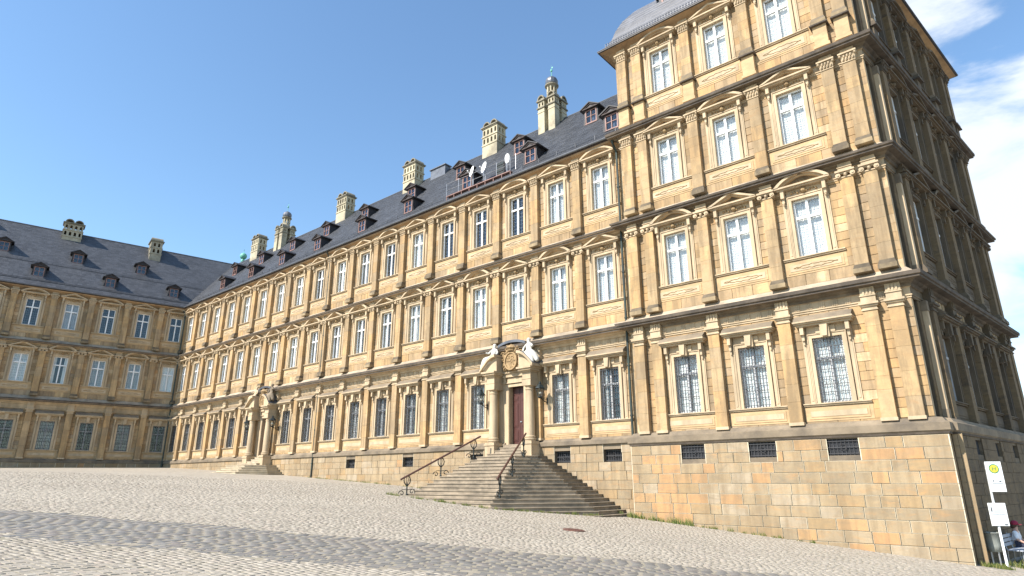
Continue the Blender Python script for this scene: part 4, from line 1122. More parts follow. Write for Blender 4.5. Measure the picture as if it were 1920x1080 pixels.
# roof platform with dishes
def platform():
    b = MB(); x0, x1 = -12.0, -6.3
    b.box(x0, x1, -.62, -.12, 14.32, 14.37)
    for i in range(9):
        x = x0+(x1-x0)*i/8; b.box(x-.02, x+.02, -.6, -.56, 13.9, 14.34)
    return ob('roof_walkway', b.mesh('roof_walkway', M['brownred']), main_wing)
platform()
b = MB()
for i in range(6):
    x = -12.0+5.7*i/5; b.tube([(x, -.60, 14.35), (x, -.60, 15.30)], .016, 5)
for z in (14.8, 15.28): b.tube([(-12.0, -.60, z), (-6.3, -.60, z)], .014, 5)
ob('guard_rail', b.mesh('guard_rail', M['galv']), main_wing)
def dish(loc, rz, r=.42, lab='', tilt=8):
    root = ob('satellite_dish', None, None, loc, 0, lab, 'satellite dish', 'dishes on the roof walkway')
    b = MB(); b.tube([(0, 0, 0), (0, 0, 1.0)], .03, 6); b.tube([(0, 0, .05), (0, .55, .05)], .02, 5); ob('mast', b.mesh('mast', M['galv']), root)
    d = MB(); n = 20; k = 5; V = []
    for j in range(k+1):
        rr = r*j/k; z = .22*(rr/r)**2*r
        for i in range(n): V.append((rr*math.cos(2*math.pi*i/n)+1e-4, rr*math.sin(2*math.pi*i/n)*1.08, z))
    F_ = [(j*n+i, j*n+(i+1) % n, (j+1)*n+(i+1) % n, (j+1)*n+i) for j in range(k) for i in range(n)]
    d.add(V, F_); d.add([(x, y, z-.02) for x, y, z in V], [tuple(reversed(f)) for f in F_])
    d.tube([(0, -r, .09), (0, -.1, r*.95)], .012, 5); d.ball((0, -.08, r*.95), .05, 8, 5)
    o = ob('reflector', d.mesh('reflector', M['dishwhite'], True), root, (0, -.06, 1.0)); o.rotation_euler = (R(90-tilt), 0, rz)
dish((-9.75, -.35, 14.55), R(-25), .36, 'larger white satellite dish on the left end of the roof walkway')
dish((-8.75, -.25, 14.55), R(-20), .36, 'white satellite dish beside the black roof hatch')
dish((-6.95, -.15, 14.60), R(160), .30, 'small dish turned away at the right end of the roof walkway')
b = MB(); b.box(-.35, .35, 0, .08, 0, .9); b.k = 1
for z in (.05, .28, .51, .74): b.box(-.30, .30, -.03, 0, z, z+.15)
ob('roof_hatch', b.mesh('roof_hatch', [M['slate_dark'], M['iron']]), main_wing, (-7.75, .1, 14.8))
b = MB(); b.tube([(0, 0, 0), (0, 0, 1.1)], .02, 5); 
for z in (.6, .8, 1.0): b.tube([(-.25, 0, z), (.25, 0, z)], .01, 4)
ob('antenna', b.mesh('antenna', M['galv']), None, (-6.1, -.3, 14.5), .3, 'short aerial mast with cross rods beside the roof walkway', 'antenna')

# downpipes
def pipe(pts, parent, r=.06):
    b = MB(); b.tube(pts, r, 8)
    for p in pts[1:]:
        pass
    z = pts[-1][2]
    x, y = pts[-1][0], pts[-1][1]
    for k in range(7): 
        zz = z+1.0+k*2.4
        if zz < pts[-2][2]: b.lathe([(r+.025, 0), (r+.025, .06)], x, y, zz, 8)
    ob('downpipe', b.mesh('downpipe', M['pipe']), parent)
pipe([(1.2, -.95, 13.6), (1.2, -.85, 13.3), (1.2, -.50, 12.9), (1.2, -.5, -2.2)], main_wing, .065)
pipe([(-25.5, -.95, 13.6), (-25.5, -.75, 13.3), (-25.5, -.54, 12.9), (-25.5, -.54, -3.9)], main_wing, .05)
pipe([(-52.25, -.95, 13.6), (-52.2, -.7, 13.2), (-52.1, -.60, 12.8), (-52.1, -.6, -2.8)], main_wing, .08)

# ------------------------------------------------------------------ PORTALS
PCX = [-6.0, -33.0]
SILL = -2.23
def lathe_col():
    b = MB(); b.lathe([(.29, 0), (.29, .07), (.33, .07), (.33, .13), (.27, .16), (.30, .20), (.30, .25), (.255, .28)], n=32)
    b.lathe([(.25, .28), (.252, 1.1), (.24, 1.9), (.215, 2.75), (.245, 2.77), (.245, 2.82), (.215, 2.84), (.215, 2.93), (.26, 2.99)], n=32)
    b.box(-.30, .30, -.30, .30, 2.99, 3.08); b.box(-.34, .34, -.34, .34, -.06, 0)
    return b
ME_COL = lathe_col().mesh('column', M['trim'], False)
def portal(cx, k):
    P = main_wing
    root = FM.put('doorway', None, P, cx, 0, 0)
    def W(name, b, mats): return ob(name, fixn(b.mesh(name, mats)), root)
    # infill wall beside the columns, jambs
    b = MB()
    b.W(-1.25, -.72, -.02, .10, SILL, 2.4); b.W(.72, 1.25, -.02, .10, SILL, 2.4); b.W(-.72, .72, -.02, .10, 1.05, 2.4)
    W('door_surround', b, [M['trim']])
    b = MB(); b.W(-.72, -.56, .10, .18, SILL, .899); b.W(.56, .72, .10, .18, SILL, .899); b.W(-.73, .73, .10, .19, .90, 1.06)
    b.W(-.56, -.53, -.30, .16, SILL, .90); b.W(.53, .56, -.30, .16, SILL, .90)
    b.W(-.84, .84, .10, .26, 1.10, 1.16); b.W(-.60, .60, .10, .22, 1.16, 1.42); b.W(-.88, .88, .10, .32, 1.44, 1.55)
    for x in (-.80, .66): b.W(x, x+.14, .10, .28, 1.16, 1.44)
    W('door_frame', b, [M['trim']])
    # pilasters behind the columns and pedestals
    for sx in (-1, 1):
        c = sx*1.30
        b = MB(); b.W(c-.34, c+.34, -.02, .92, SILL-.62, SILL-.06); b.W(c-.38, c+.38, -.02, .96, SILL-.06, SILL+.04); b.W(c-.38, c+.38, -.02, .96, SILL-.75, SILL-.62)
        W('column_pedestal', b, [M['trim']])
        b = MB(); b.W(c-.27, c+.245, -.02, .16, SILL+.04, .78)
        b.W(c-.31, c+.31, -.02, .27, .78, .90)
        W('pilaster', b, [M['trim']])
        ob('column', ME_COL, root, (c, -.58, SILL+.10), scale=(1, 1, .965))
        b = MB()                                                     # entablature block over the column
        b.W(c-.30, c+.30, -.02, .88, .84, 1.10); b.W(c-.32, c+.32, -.02, .90, 1.10, 1.16); b.W(c-.28, c+.28, -.02, .86, 1.16, 1.48)
        b.W(c-.34, c+.34, -.02, .94, 1.48, 1.56); b.W(c-.44, c+.44, -.02, 1.06, 1.56, 1.66); b.W(c-.50, c+.50, -.02, 1.14, 1.66, 1.76)
        W('entablature_block', b, [M['trim']])
        # broken segmental pediment half
        n = 9; o_ = []; i_ = []
        for j in range(n+1):
            t = j/n; x = c+sx*(.62-1.12*t); z = 1.76+.80*math.sin(t*math.pi/2)
            o_.append((x, z+.13)); i_.append((x, z-.02 if j else z+.004))
        b = MB(); b.band(o_, i_, -1.14, .02)
        b.band([(x, z-.13) for x, z in o_], [(x, 1.765) for x, z in i_], -.92, .02)
        b.k = 1; b.band([(x, z+.02) for x, z in o_], [(x, z+.001) for x, z in o_], -1.12, .02)
        W('broken_pediment', b, [M['trim'], M['lead']])
    b = MB(); b.W(-.79, .79, .0, .30, 1.56, 1.655); b.W(-.79, .79, .0, .38, 1.655, 1.75); b.W(-.78, .78, -.02, .14, 1.751, 3.3)
    W('door_cornice', b, [M['trim']])
    # lead cap curving over the crest, at the cornice
    n = 10; o_ = [(1.0-2.0*j/n, 3.28+.20*math.sin(math.pi*j/n)**.7) for j in range(n+1)]
    b = MB(); b.band(o_, [(x, z-.14) for x, z in o_], -.60, -.02); W('crest_hood', b, [M['lead']])
    # double door
    for sx in (-1, 1):
        x0, x1 = (-.525, -.006) if sx < 0 else (.006, .525)
        b = MB(); b.W(x0, x1, -.24, -.19, SILL+.01, .90); b.W(x0+.04, x1-.04, -.19, -.175, .50, .86)
        for z0, z1 in ((-2.05, -1.45), (-1.28, .05), (.16, .42)):
            b.W(x0+.10, x1-.10, -.19, -.172, z0, z1); b.W(x0+.15, x1-.15, -.172, -.155, z0+.06, z1-.06)
        d = W('door_leaf', b, [M['door']])
        if sx > 0:
            h = MB(); h.W(x0+.05, x0+.09, -.172, -.12, -1.05, -.98); h.W(x0+.05, x0+.17, -.13, -.115, -1.03, -1.0); ob('handle', h.mesh('handle', M['galv']), d)
    b = MB(); b.W(-.6, .6, -.34, -.24, SILL-.02, 1.0); W('room_wall', b, [M['dark']])
    # coat of arms: cartouche with crown and scrolls
    cr_ = MB(); rr = random.Random(k)
    cr_.prism([(.34*math.cos(2*math.pi*j/18), 2.28+.44*math.sin(2*math.pi*j/18)) for j in range(18)], -.40, -.12, 'y')
    cr_.band([(.42*math.cos(2*math.pi*j/18), 2.28+.52*math.sin(2*math.pi*j/18)) for j in range(19)], [(.34*math.cos(2*math.pi*j/18), 2.28+.44*math.sin(2*math.pi*j/18)) for j in range(19)], -.46, -.12)
    cr_.box(-.02, .02, -.43, -.39, 1.92, 2.64); cr_.box(-.28, .28, -.43, -.39, 2.26, 2.30)
    for j in range(26):                                                # shield charges
        cr_.ball((rr.uniform(-.25, .25), -.40, 2.28+rr.uniform(-.33, .33)), rr.uniform(.025, .05), 6, 4)
    for j in range(190):                                               # foliage, mantling and crest
        z = rr.uniform(1.80, 3.18); h = .68 if z < 2.7 else .55
        x = rr.uniform(-h, h)
        if (x/.40)**2+((z-2.28)/.5)**2 < 1: continue
        cr_.ball((x, -.16-.22*(1-abs(x)/h)-rr.uniform(0, .08), z), rr.uniform(.035, .085), 6, 4, rr.uniform(.8, 1.5))
    for sx in (-1, 1):
        for q in range(3):
            x0 = sx*(.47+.05*q); z0 = 1.98+.38*q
            cr_.tube([(x0+sx*(.13-.012*t)*math.cos(t*.8), -.33, z0+(.13-.012*t)*math.sin(t*.8)) for t in range(10)], .03, 5)
    cr_.lathe([(.20, 2.82), (.24, 2.86), (.20, 2.90), (.30, 3.02), (.22, 3.12), (.05, 3.2)], 0, -.34, 0, 10)
    cr_.v = [(x*1.12, y-.22, z) for x, y, z in cr_.v]
    cr_.W(-.60, .60, .10, .40, 1.76, 2.75)
    W('coat_of_arms', cr_, [M['ornament']])
    return root
for k, cx in enumerate(PCX): portal(cx, k)

# ------------------------------------------------------------------ figures (skin-modifier bodies)
def skin_body(name, joints, edges, parent, mat, sub=2, loc=(0, 0, 0), rz=0.0, flip=1, scale=1.0, **kw):
    me = bpy.data.meshes.new(name); me.from_pydata([(p[0]*flip*scale, p[1]*scale, p[2]*scale) for p, r in joints], edges, [])
    o = ob(name, me, parent, loc, rz, **kw)
    sk = o.modifiers.new('skin', 'SKIN')
    for i, (p, r) in enumerate(joints):
        r = r if isinstance(r, tuple) else (r, r); me.skin_vertices[0].data[i].radius = (r[0]*scale, r[1]*scale)
    me.skin_vertices[0].data[0].use_root = True
    sk.use_smooth_shade = True
    s2 = o.modifiers.new('sub', 'SUBSURF'); s2.levels = sub; s2.render_levels = sub
    me.materials.append(mat); return o
def statue(loc, flip, lab, mat, group):
    # seated figure reclining on the pediment slope, x outward along the slope
    J = [((0, 0, .10), .17), ((.02, -.02, .32), .15), ((.0, -.03, .52), .17), ((-.02, -.03, .66), .07), ((-.02, -.06, .82), (.105, .12)),
         ((-.17, -.03, .56), .065), ((-.30, -.10, .38), .055), ((-.22, -.22, .22), .045),
         ((.17, -.05, .56), .065), ((.32, -.12, .42), .055), ((.40, -.26, .46), .04),
         ((.10, -.14, .06), .19), ((.38, -.30, .10), .17), ((.60, -.22, -.18), .15), ((.70, -.26, -.40), .09),
         ((-.06, -.16, .04), .18), ((.22, -.36, .0), .17), ((.40, -.34, -.26), .15), ((.50, -.40, -.46), .07)]
    E_ = [(0, 1), (1, 2), (2, 3), (3, 4), (2, 5), (5, 6), (6, 7), (2, 8), (8, 9), (9, 10), (0, 11), (11, 12), (12, 13), (13, 14), (0, 15), (15, 16), (16, 17), (17, 18)]
    o = skin_body('statue', J, E_, None, mat, 2, loc, 0, flip, 1.1, label=lab, cat='statue', group=group)
    f = flip*1.0
    # drapery over the lap and hair knot
    b = MB(); n = 14
    rows = []
    for j in range(7):
        t = j/6; rows.append([(f*(-.10+.62*t+.0), 1.0*(-.44-.10*math.sin(t*3)+.42*q/n*1.0+.05*math.sin(q*1.7+j)), 1.0*(.20-.58*t**1.5-.10*abs(2*q/n-1)**2+.05*math.sin(q*2.2+j*.8))) for q in range(n+1)])
    V = [p for r in rows for p in r]; F_ = [(j*(n+1)+q, j*(n+1)+q+1, (j+1)*(n+1)+q+1, (j+1)*(n+1)+q) for j in range(6) for q in range(n)]
    b.add(V, F_); b.add([(x, y, z-.05) for x, y, z in V], [tuple(reversed(f_)) for f_ in F_])
    ob('drapery', b.mesh('drapery', mat, True), o)
    h = MB(); h.ball((f*-.02, -.02, .90), .115, 10, 6); h.ball((f*-.02, .08, .92), .06, 8, 5); ob('hair', h.mesh('hair', mat, True), o)
    return o
statue((-4.72, -.85, 2.42), 1, 'white stone figure seated right of the crest over the nearer door', M['marble'], 'figures over the doorways')
statue((-7.28, -.85, 2.42), -1, 'white stone figure seated left of the crest over the nearer door', M['marble'], 'figures over the doorways')
statue((-31.75, -.85, 2.55), 1, 'greyish stone figure right of the crest over the far door', M['grey'], 'figures over the doorways')
statue((-34.25, -.85, 2.55), -1, 'brownish stone figure left of the crest over the far door', M['trim'], 'figures over the doorways')

# ------------------------------------------------------------------ wall lanterns
def lantern(x, z, lab):
    root = ob('wall_lantern', None, None, (x, -.34, z), 0, lab, 'lantern', 'lanterns beside the doorways')
    b = MB(); b.tube([(0, 0, -.15), (0, -.2, -.12), (0, -.45, -.02), (0, -.62, .06)], .022, 6); b.tube([(0, 0, .05), (0, -.3, .02), (0, -.6, .05)], .016, 6)
    b.tube([(0, -.08+.09*math.cos(t*.9), -.05+.09*math.sin(t*.9)) for t in range(8)], .012, 5); b.box(-.05, .05, -.02, 0, -.25, .12)
    ob('bracket', b.mesh('bracket', M['iron']), root)
    g = MB(); n = 6; yc = -.62
    g.lathe([(.13, .12), (.24, .55)], 0, yc, 0, n); ob('lamp_glass', g.mesh('lamp_glass', M['lglass']), root)
    f = MB(); f.lathe([(.05, .02), (.15, .08), (.145, .12)], 0, yc, 0, n); f.lathe([(.27, .55), (.25, .60), (.12, .74), (.07, .78), (.08, .84), (.02, .92)], 0, yc, 0, n)
    for i in range(n):
        a = 2*math.pi*i/n; f.tube([(.13*math.cos(a), yc+.13*math.sin(a), .12), (.245*math.cos(a), yc+.245*math.sin(a), .56)], .011, 4)
    ob('lamp_frame', f.mesh('lamp_frame', M['iron']), root)
    bl = MB(); bl.ball((0, yc, .30), .07, 8, 6); ob('bulb', bl.mesh('bulb', M['marker'], True), root)
lantern(-3.93, .0, 'black iron wall lantern right of the nearer door'); lantern(-8.2, .0, 'black iron wall lantern left of the nearer door')
lantern(-31.0, .0, 'small wall lantern right of the far door'); lantern(-35.1, .0, 'small wall lantern left of the far door')

# ------------------------------------------------------------------ STAIRS
def half_poly(cx, hw, dd, df, yw):
    """right-half corners of the stepped polygon: wall end, side/diagonal corner, diagonal/front corner"""
    nx, ny = .79, .613
    y1 = (dd-nx*hw)/ny; x2 = (dd-ny*df)/nx
    y1 = max(.3, y1); x2 = max(.4, x2)
    r = [(hw, 0), (hw, y1), (x2, df)]
    pts = [(cx+x, yw-y) for x, y in r]+[(cx-x, yw-y) for x, y in reversed(r)]
    return pts
def staircase(cx, n, hw0, lab, mat):
    root = ob('staircase', None, None, (cx, -.45, SILL), 0, lab, 'staircase', 'flights of steps up to the doors')
    ris, tr = .166, .30
    for k in range(n):
        top = SILL-ris*k if k else SILL-.002
        if k < 4:
            hw = .90+.10*k if k else .86; fr = .42+tr*k-.3
            pts = [(cx+hw, -.36), (cx+hw, -.45-fr), (cx-hw, -.45-fr), (cx-hw, -.36)]
        else:
            d = (k-4)*tr
            pts = half_poly(cx, hw0+d, hw0+.03+d, hw0-.35+d, -.47)
        b = MB(); q = [(x-cx, y+.45) for x, y in pts]
        b.prism(q, top-SILL-ris-.01, top-SILL-.045, 'z')
        qn = []
        for x, y in q:
            L_ = math.hypot(x, y+0.0) or 1; qn.append((x*(1+.05/L_), y*(1+.05/L_) if y < -.05 else y))
        b.prism(qn, top-SILL-.045, top-SILL-.001*k, 'z')
        if k >= 4:                                                            # open joints between the stones of the step
            rr = random.Random(k*7+n)
        ob('step', fixn(b.mesh('step', mat)), root)
    return root
staircase(-6.0, 22, 2.05, 'broad flight of worn stone steps with iron handrails at the nearer door', M['step'])
staircase(-33.0, 9, 2.45, 'small pale flight of stone steps at the far door', M['step_pale'])

def railing(sx, lab):
    cx = -6.0
    def corner(d): hw, dd, df = 2.05+d, 2.08+d, 1.70+d; x2 = (dd-.613*df)/.79; return Vector((cx+sx*(x2+(.55 if sx > 0 else .12)-.08*d), -.47-df+.15, SILL-.166*(4+d/.30)))
    root = ob('stair_railing', None, None, tuple(corner(0)), 0, lab, 'handrail', 'handrails of the stairs'); base = corner(0)
    top = []
    ds = (3.55, 1.9, .2)
    posts = [corner(d) for d in ds]
    for i, p in enumerate(posts):
        b = MB(); q = p-base; H = .98
        dirv = (posts[0]-posts[-1]); dirv.z = 0; dirv.normalize()
        def pt(a, z): return (q.x+dirv.x*a, q.y+dirv.y*a, q.z+z)
        b.tube([pt(0, 0), pt(0, .62)], .034, 6); b.lathe([(.05, 0), (.05, .10), (.03, .14)], q.x, q.y, q.z, 8)
        for sg in (-1, 1):
            b.tube([pt(sg*a, z) for a, z in ((0, .50), (.07, .56), (.15, .66), (.17, .78), (.13, .90), (.06, .96))], .028, 6)      # lyre
            b.tube([pt(sg*a, z) for a, z in ((0, .58), (.04, .68), (.06, .80), (.03, .92))], .014, 5)
            cxx, czz = sg*.27, .16+(.06 if sg < 0 else -.02)
            b.tube([pt(cxx+(.155-.011*t)*math.cos(t*.55)*sg, czz+(.155-.011*t)*math.sin(t*.55)) for t in range(13)], .022, 6)                    # scroll
            b.tube([pt(0, .30), pt(sg*.10, .33), pt(sg*.27, .32)], .015, 5)
        ob('scroll_post', b.mesh('scroll_post', M['iron']), root)
        top.append(q+Vector((0, 0, H)))
    a, c = top[0], top[-1]; dv = (a-c).normalized(); a = a+dv*.35; c = c-dv*.45
    b = MB(); b.tube([tuple(a), tuple(top[1]), tuple(c)], .048, 8); b.ball(tuple(a), .06, 8, 5)
    ob('handrail', b.mesh('handrail', M['rail']), root)
railing(-1, 'wrought iron handrail on the left side of the broad steps'); railing(1, 'wrought iron handrail down the middle right of the broad steps, casting a shadow')

# ------------------------------------------------------------------ GROUND
def ground():
    xs = np.concatenate([np.linspace(-700, -80, 12), np.arange(-78, 60, 1.5), np.linspace(62, 700, 12)])
    ys = np.concatenate([np.linspace(-700, -70, 10), np.arange(-68, 40, 1.5), np.linspace(42, 700, 12)])
    X, Y = np.meshgrid(xs, ys); Z = gz(X, Y)
    n0, n1_ = X.shape; V = np.stack([X.ravel(), Y.ravel(), Z.ravel()], 1)
    F_ = [(i*n1_+j, i*n1_+j+1, (i+1)*n1_+j+1, (i+1)*n1_+j) for i in range(n0-1) for j in range(n1_-1)]
    me = bpy.data.meshes.new('ground'); me.from_pydata(V.tolist(), [], F_); me.materials.append(M['ground']); 
    me.polygons.foreach_set('use_smooth', [True]*len(F_))
    return ob('ground', me, kind='structure')
gr = ground()
BD = Vector((.79, .613)); BO = Vector((11.24, -11.65)); BN = Vector((.613, -.79)); BWID = 3.9
def setts():
    keep = []; dark = []
    def gen(pitch_u, pitch_v, xr, yr, rot, jit):
        c, s_ = math.cos(rot), math.sin(rot)
        us = np.arange(xr[0], xr[1], pitch_u); vs = np.arange(yr[0], yr[1], pitch_v)
        U, Vv = np.meshgrid(us, vs); U = U+rng.uniform(0, pitch_u, len(vs))[:, None]+rng.uniform(-jit, jit, U.shape)
        U = U.ravel(); Vv = Vv.ravel()+rng.uniform(-jit, jit, Vv.size)*.6
        Vv = Vv+(.10*np.sin(U*.7) if pitch_u < .2 else .03*np.sin(U*.5))                                   # rows wander a little
        return U*c-Vv*s_, U*s_+Vv*c
    X, Y = gen(.165, .135, (-75, 60), (-60, 40), R(8), .024)
    m = (Y < -.55) & (Y > -27.5) & (X > -40) & (X < 17); X, Y = X[m], Y[m]
    X2, Y2 = gen(.30, .21, (-75, 60), (-60, 40), math.atan2(.613, .79), .012)
    m = (Y2 < -.55) & (Y2 > -27.5) & (X2 > -20) & (X2 < 17); X2, Y2 = X2[m], Y2[m]
    def inband(X, Y):
        d = (X-BO.x)*BN.x+(Y-BO.y)*BN.y
        d = d+.10*np.sin(X*1.7)+.08*np.sin(Y*3.1)+np.where(d > 2, rng.normal(0, .16, X.shape), rng.normal(0, .03, X.shape))
        return (d > 0) & (d < BWID)
    k = ~inband(X, Y); X, Y = X[k], Y[k]; k = inband(X2, Y2); X2, Y2 = X2[k], Y2[k]
    A = []
    for (x, y, a, b_, rot, kind) in ((X, Y, .158, .130, R(8), 0), (X2, Y2, .285, .20, math.atan2(.613, .79), 1)):
        z = gz(x, y); pr = project(np.stack([x, y, z], 1))
        on = (pr[:, 2] > 1) & (pr[:, 0] > -200) & (pr[:, 0] < 2120) & (pr[:, 1] < 1300) & (pr[:, 1] > 850) & (pr[:, 2] < 38)
        # nothing under buildings or stairs
        st = (np.abs(x+6) < 6.6) & (y > -6.3) & (np.abs(x+6)*.79+(-y-.45)*.613 < 6.5)
        on &= ~st
        on &= ~((x > 1.2) & (y > -.98))
        x, y, z, pr = x[on], y[on], z[on], pr[on]
        A.append((x, y, z, pr, a, b_, rot, kind))
    return A
SA = setts()
def sett_geo(x, y, z, a, b_, rot, dk=0):
    n = len(x); sa = a*rng.uniform(.74, 1.04, n)/2; sb = b_*rng.uniform(.80, 1.04, n)/2; rr = rot+rng.normal(0, .03 if dk else .09, n); c, s_ = np.cos(rr), np.sin(rr)
    h = (.008 if dk else .010)+rng.uniform(-.004, .005, n)*(.5 if dk else 1); ti = rng.normal(0, .008 if dk else .02, (n, 2))
    V = np.zeros((n, 8, 3))
    for i, (sx, sy, top) in enumerate([(-1, -1, 0), (1, -1, 0), (1, 1, 0), (-1, 1, 0), (-1, -1, 1), (1, -1, 1), (1, 1, 1), (-1, 1, 1)]):
        k = .88 if top else 1.0; u = sx*sa*k*(1+rng.normal(0, .03, n)); v_ = sy*sb*k*(1+rng.normal(0, .03, n))
        px = x+u*c-v_*s_; py = y+u*s_+v_*c
        V[:, i, 0] = px; V[:, i, 1] = py; V[:, i, 2] = gz(px, py)+(h+ti[:, 0]*u*4*.25+ti[:, 1]*v_*.8 if top else -.012)
    return V
FB = np.array([(4, 5, 6, 7), (0, 1, 5, 4), (1, 2, 6, 5), (2, 3, 7, 6), (3, 0, 4, 7)])
first = True
for (x, y, z, pr, a, b_, rot, kind) in SA:
    V = sett_geo(x, y, z, a, b_, rot, kind); n = len(x)
    if n == 0: continue
    vis = (pr[:, 0] > 0) & (pr[:, 0] < 1920) & (pr[:, 1] < 1085); order = np.argsort(np.where(vis, pr[:, 2], 999)); take = order[:145]
    mask = np.ones(n, bool); mask[take] = False
    tone = rng.random(n)
    mat = M['dsett'] if kind else M['sett']
    Vr = V[mask].reshape(-1, 3); nr = int(mask.sum()); Fr = (FB[None]+8*np.arange(nr)[:, None, None]).reshape(-1, 4)
    me = bpy.data.meshes.new('setts'); me.vertices.add(len(Vr)); me.vertices.foreach_set('co', Vr.ravel())
    me.loops.add(Fr.size); me.loops.foreach_set('vertex_index', Fr.ravel().astype(np.int32)); me.polygons.add(len(Fr))
    me.polygons.foreach_set('loop_start', np.arange(0, Fr.size, 4, dtype=np.int32)); me.polygons.foreach_set('loop_total', np.full(len(Fr), 4, np.int32))
    me.update(calc_edges=True); me.validate(); me.materials.append(mat)
    at = me.attributes.new('tone', 'FLOAT', 'FACE'); at.data.foreach_set('value', np.repeat(tone[mask], 5))
    ob('paving_setts', me, gr, kind='stuff')
    for i in take:
        mm = bpy.data.meshes.new('sett'); mm.from_pydata((V[i]-np.array([x[i], y[i], z[i]])).tolist(), [], FB.tolist()); mm.materials.append(mat)
        at = mm.attributes.new('tone', 'FLOAT', 'FACE'); at.data.foreach_set('value', [float(tone[i])]*5)
        ob('sett', mm, gr, (x[i], y[i], z[i]))
# joints under the setts: a thin sand bed 4 mm above the far ground material
def bed(xr, yr, step=1.5):
    xs = np.arange(xr[0], xr[1]+.01, step); ys = np.arange(yr[0], yr[1]+.01, step); X, Y = np.meshgrid(xs, ys); Z = gz(X, Y)+.004
    n0, n1_ = X.shape; F_ = [(i*n1_+j, i*n1_+j+1, (i+1)*n1_+j+1, (i+1)*n1_+j) for i in range(n0-1) for j in range(n1_-1)]
    me = bpy.data.meshes.new('sand_bed'); me.from_pydata(np.stack([X.ravel(), Y.ravel(), Z.ravel()], 1).tolist(), [], F_); me.materials.append(M['joint']); return ob('sand_bed', me, gr)
bed((-12, 21), (-27, -1.5))
zc = float(gz(3.9, -9.4))+.03
b = MB(); b.lathe([(.36, -.03), (.36, .004), (.34, .008)], n=28)
for i in range(6):
    for j in range(6):
        x, y = -.25+.1*i, -.25+.1*j
        if x*x+y*y < .085: b.box(x-.03, x+.03, y-.03, y+.03, .008, .014)
o = ob('manhole_cover', b.mesh('manhole_cover', M['manhole']), None, (3.9, -9.4, zc), 0, 'round rusty manhole cover set in the pale cobbles', 'manhole cover')
o.rotation_euler = (-.04, .085, 0)

# ------------------------------------------------------------------ weeds along the walls and steps
def weeds():
    b = MB(); rr = random.Random(3)
    def tuft(x, y, h, n, r):
        z = float(gz(x, y))+.01
        for _ in range(n):
            a = rr.uniform(0, 6.28); d = rr.uniform(0, r); bx, by = x+d*math.cos(a), y+d*math.sin(a)*.5; hh = h*rr.uniform(.4, 1.15); le = rr.uniform(-.4, .4)*hh; w_ = rr.uniform(.006, .013)
            b.tn = rr.random()
            b.add([(bx-w_, by, z), (bx+w_, by, z), (bx+le*.4+w_*.7, by-.02, z+hh*.6), (bx+le, by-.04, z+hh), (bx+le*.4-w_*.7, by-.02, z+hh*.6)], [(0, 1, 2, 3, 4)])
    for _ in range(22): tuft(rr.uniform(.2, 4.2), -1.05-rr.uniform(0, .12), rr.uniform(.10, .34), 22, .18)
    for _ in range(14): tuft(rr.uniform(4.2, 9.0), -1.02-rr.uniform(0, .1), rr.uniform(.06, .18), 16, .15)
    for _ in range(26): tuft(13.7+rr.uniform(0, .9), -.55+rr.uniform(-.2, .2), rr.uniform(.08, .2), 16, .12)
    for _ in range(40): 
        t = rr.random(); tuft(-9.6+7.0*t, -6.45-.08*rr.random(), rr.uniform(.05, .16), 16, .14)
    for _ in range(40):
        t = rr.random(); tuft(-2.2+3.0*t, -6.3+3.6*t-.1*rr.random(), rr.uniform(.05, .15), 14, .14)
    for _ in range(60): tuft(rr.uniform(-26, -12.5), -.62-rr.uniform(0, .3), rr.uniform(.04, .14), 14, .2)
    for _ in range(50): tuft(rr.uniform(14.2, 16.5), rr.uniform(-.2, 2.5), rr.uniform(.08, .24), 14, .2)
    ob('weeds', b.mesh('weeds', M['grass']), None, label='thin green weeds growing along the foot of the walls and steps', cat='weeds', kind='stuff')
weeds()

# ------------------------------------------------------------------ bus stop, bin, bench, person
gx, gy = 14.32, .35
g0 = float(gz(gx, gy))
root = ob('bus_stop_sign', None, None, (gx, gy, g0), 0, 'white bus stop pole with a round yellow sign panel and a timetable board', 'bus stop sign')
b = MB(); b.tube([(0, 0, 0), (0, 0, 3.30)], .038, 10); ob('pole', b.mesh('pole', M['signwhite'], True), root)
yaw_s = R(28)
def board(name, x0, x1, z0, z1, mat, t=.02):
    b = MB(); b.box(x0, x1, -.05-t, -.05, z0, z1); e = .012
    b.box(x0-e, x1+e, -.052, -.04, z0-e, z1+e); return ob(name, b.mesh(name, mat), root, (0, 0, 0), yaw_s)
bp = board('stop_panel', -.02, .44, 2.36, 3.32, M['signwhite'])
def disc(name, cx, cz, r, y, mat, par, n=28):
    b = MB(); b.add(*cyl_y(cx, cz, r, y-.003, y, n)); return ob(name, b.mesh(name, mat), par)
disc('sign_ring', .20, 3.10, .155, -.072, M['signgreen'], bp); disc('sign_disc', .20, 3.10, .125, -.076, M['signyellow'], bp)
def text(body, size, x, y, z, mat, par, name='lettering'):
    c = bpy.data.curves.new(name, 'FONT'); c.body = body; c.size = size; c.extrude = .001; c.materials.append(mat); c.align_x = 'CENTER'
    o = bpy.data.objects.new('text_source', c); me_ = bpy.data.meshes.new_from_object(o); bpy.data.objects.remove(o); me_.name = name; o = bpy.data.objects.new(name, me_); col.objects.link(o); o.parent = par; o.location = (x, y, z); o.rotation_euler = (R(90), 0, 0); return o
text('H', .19, .20, -.082, 3.035, M['signgreen'], bp)
text('Domplatz', .062, .21, -.072, 2.84, M['signred'], bp)
b = MB(); b.box(.06, .38, -.075, -.071, 2.64, 2.80); b.box(.06, .40, -.075, -.071, 2.40, 2.60); ob('timetable', b.mesh('timetable', M['signgrey']), bp)
b = MB(); b.box(.05, .40, -.078, -.0755, 2.615, 2.625)
for i in range(5): b.box(.09, .34, -.078, -.0755, 2.43+i*.03, 2.434+i*.03)
b.box(.09, .12, -.078, -.0755, 2.68, 2.73); b.box(.28, .34, -.078, -.0755, 2.67, 2.71)
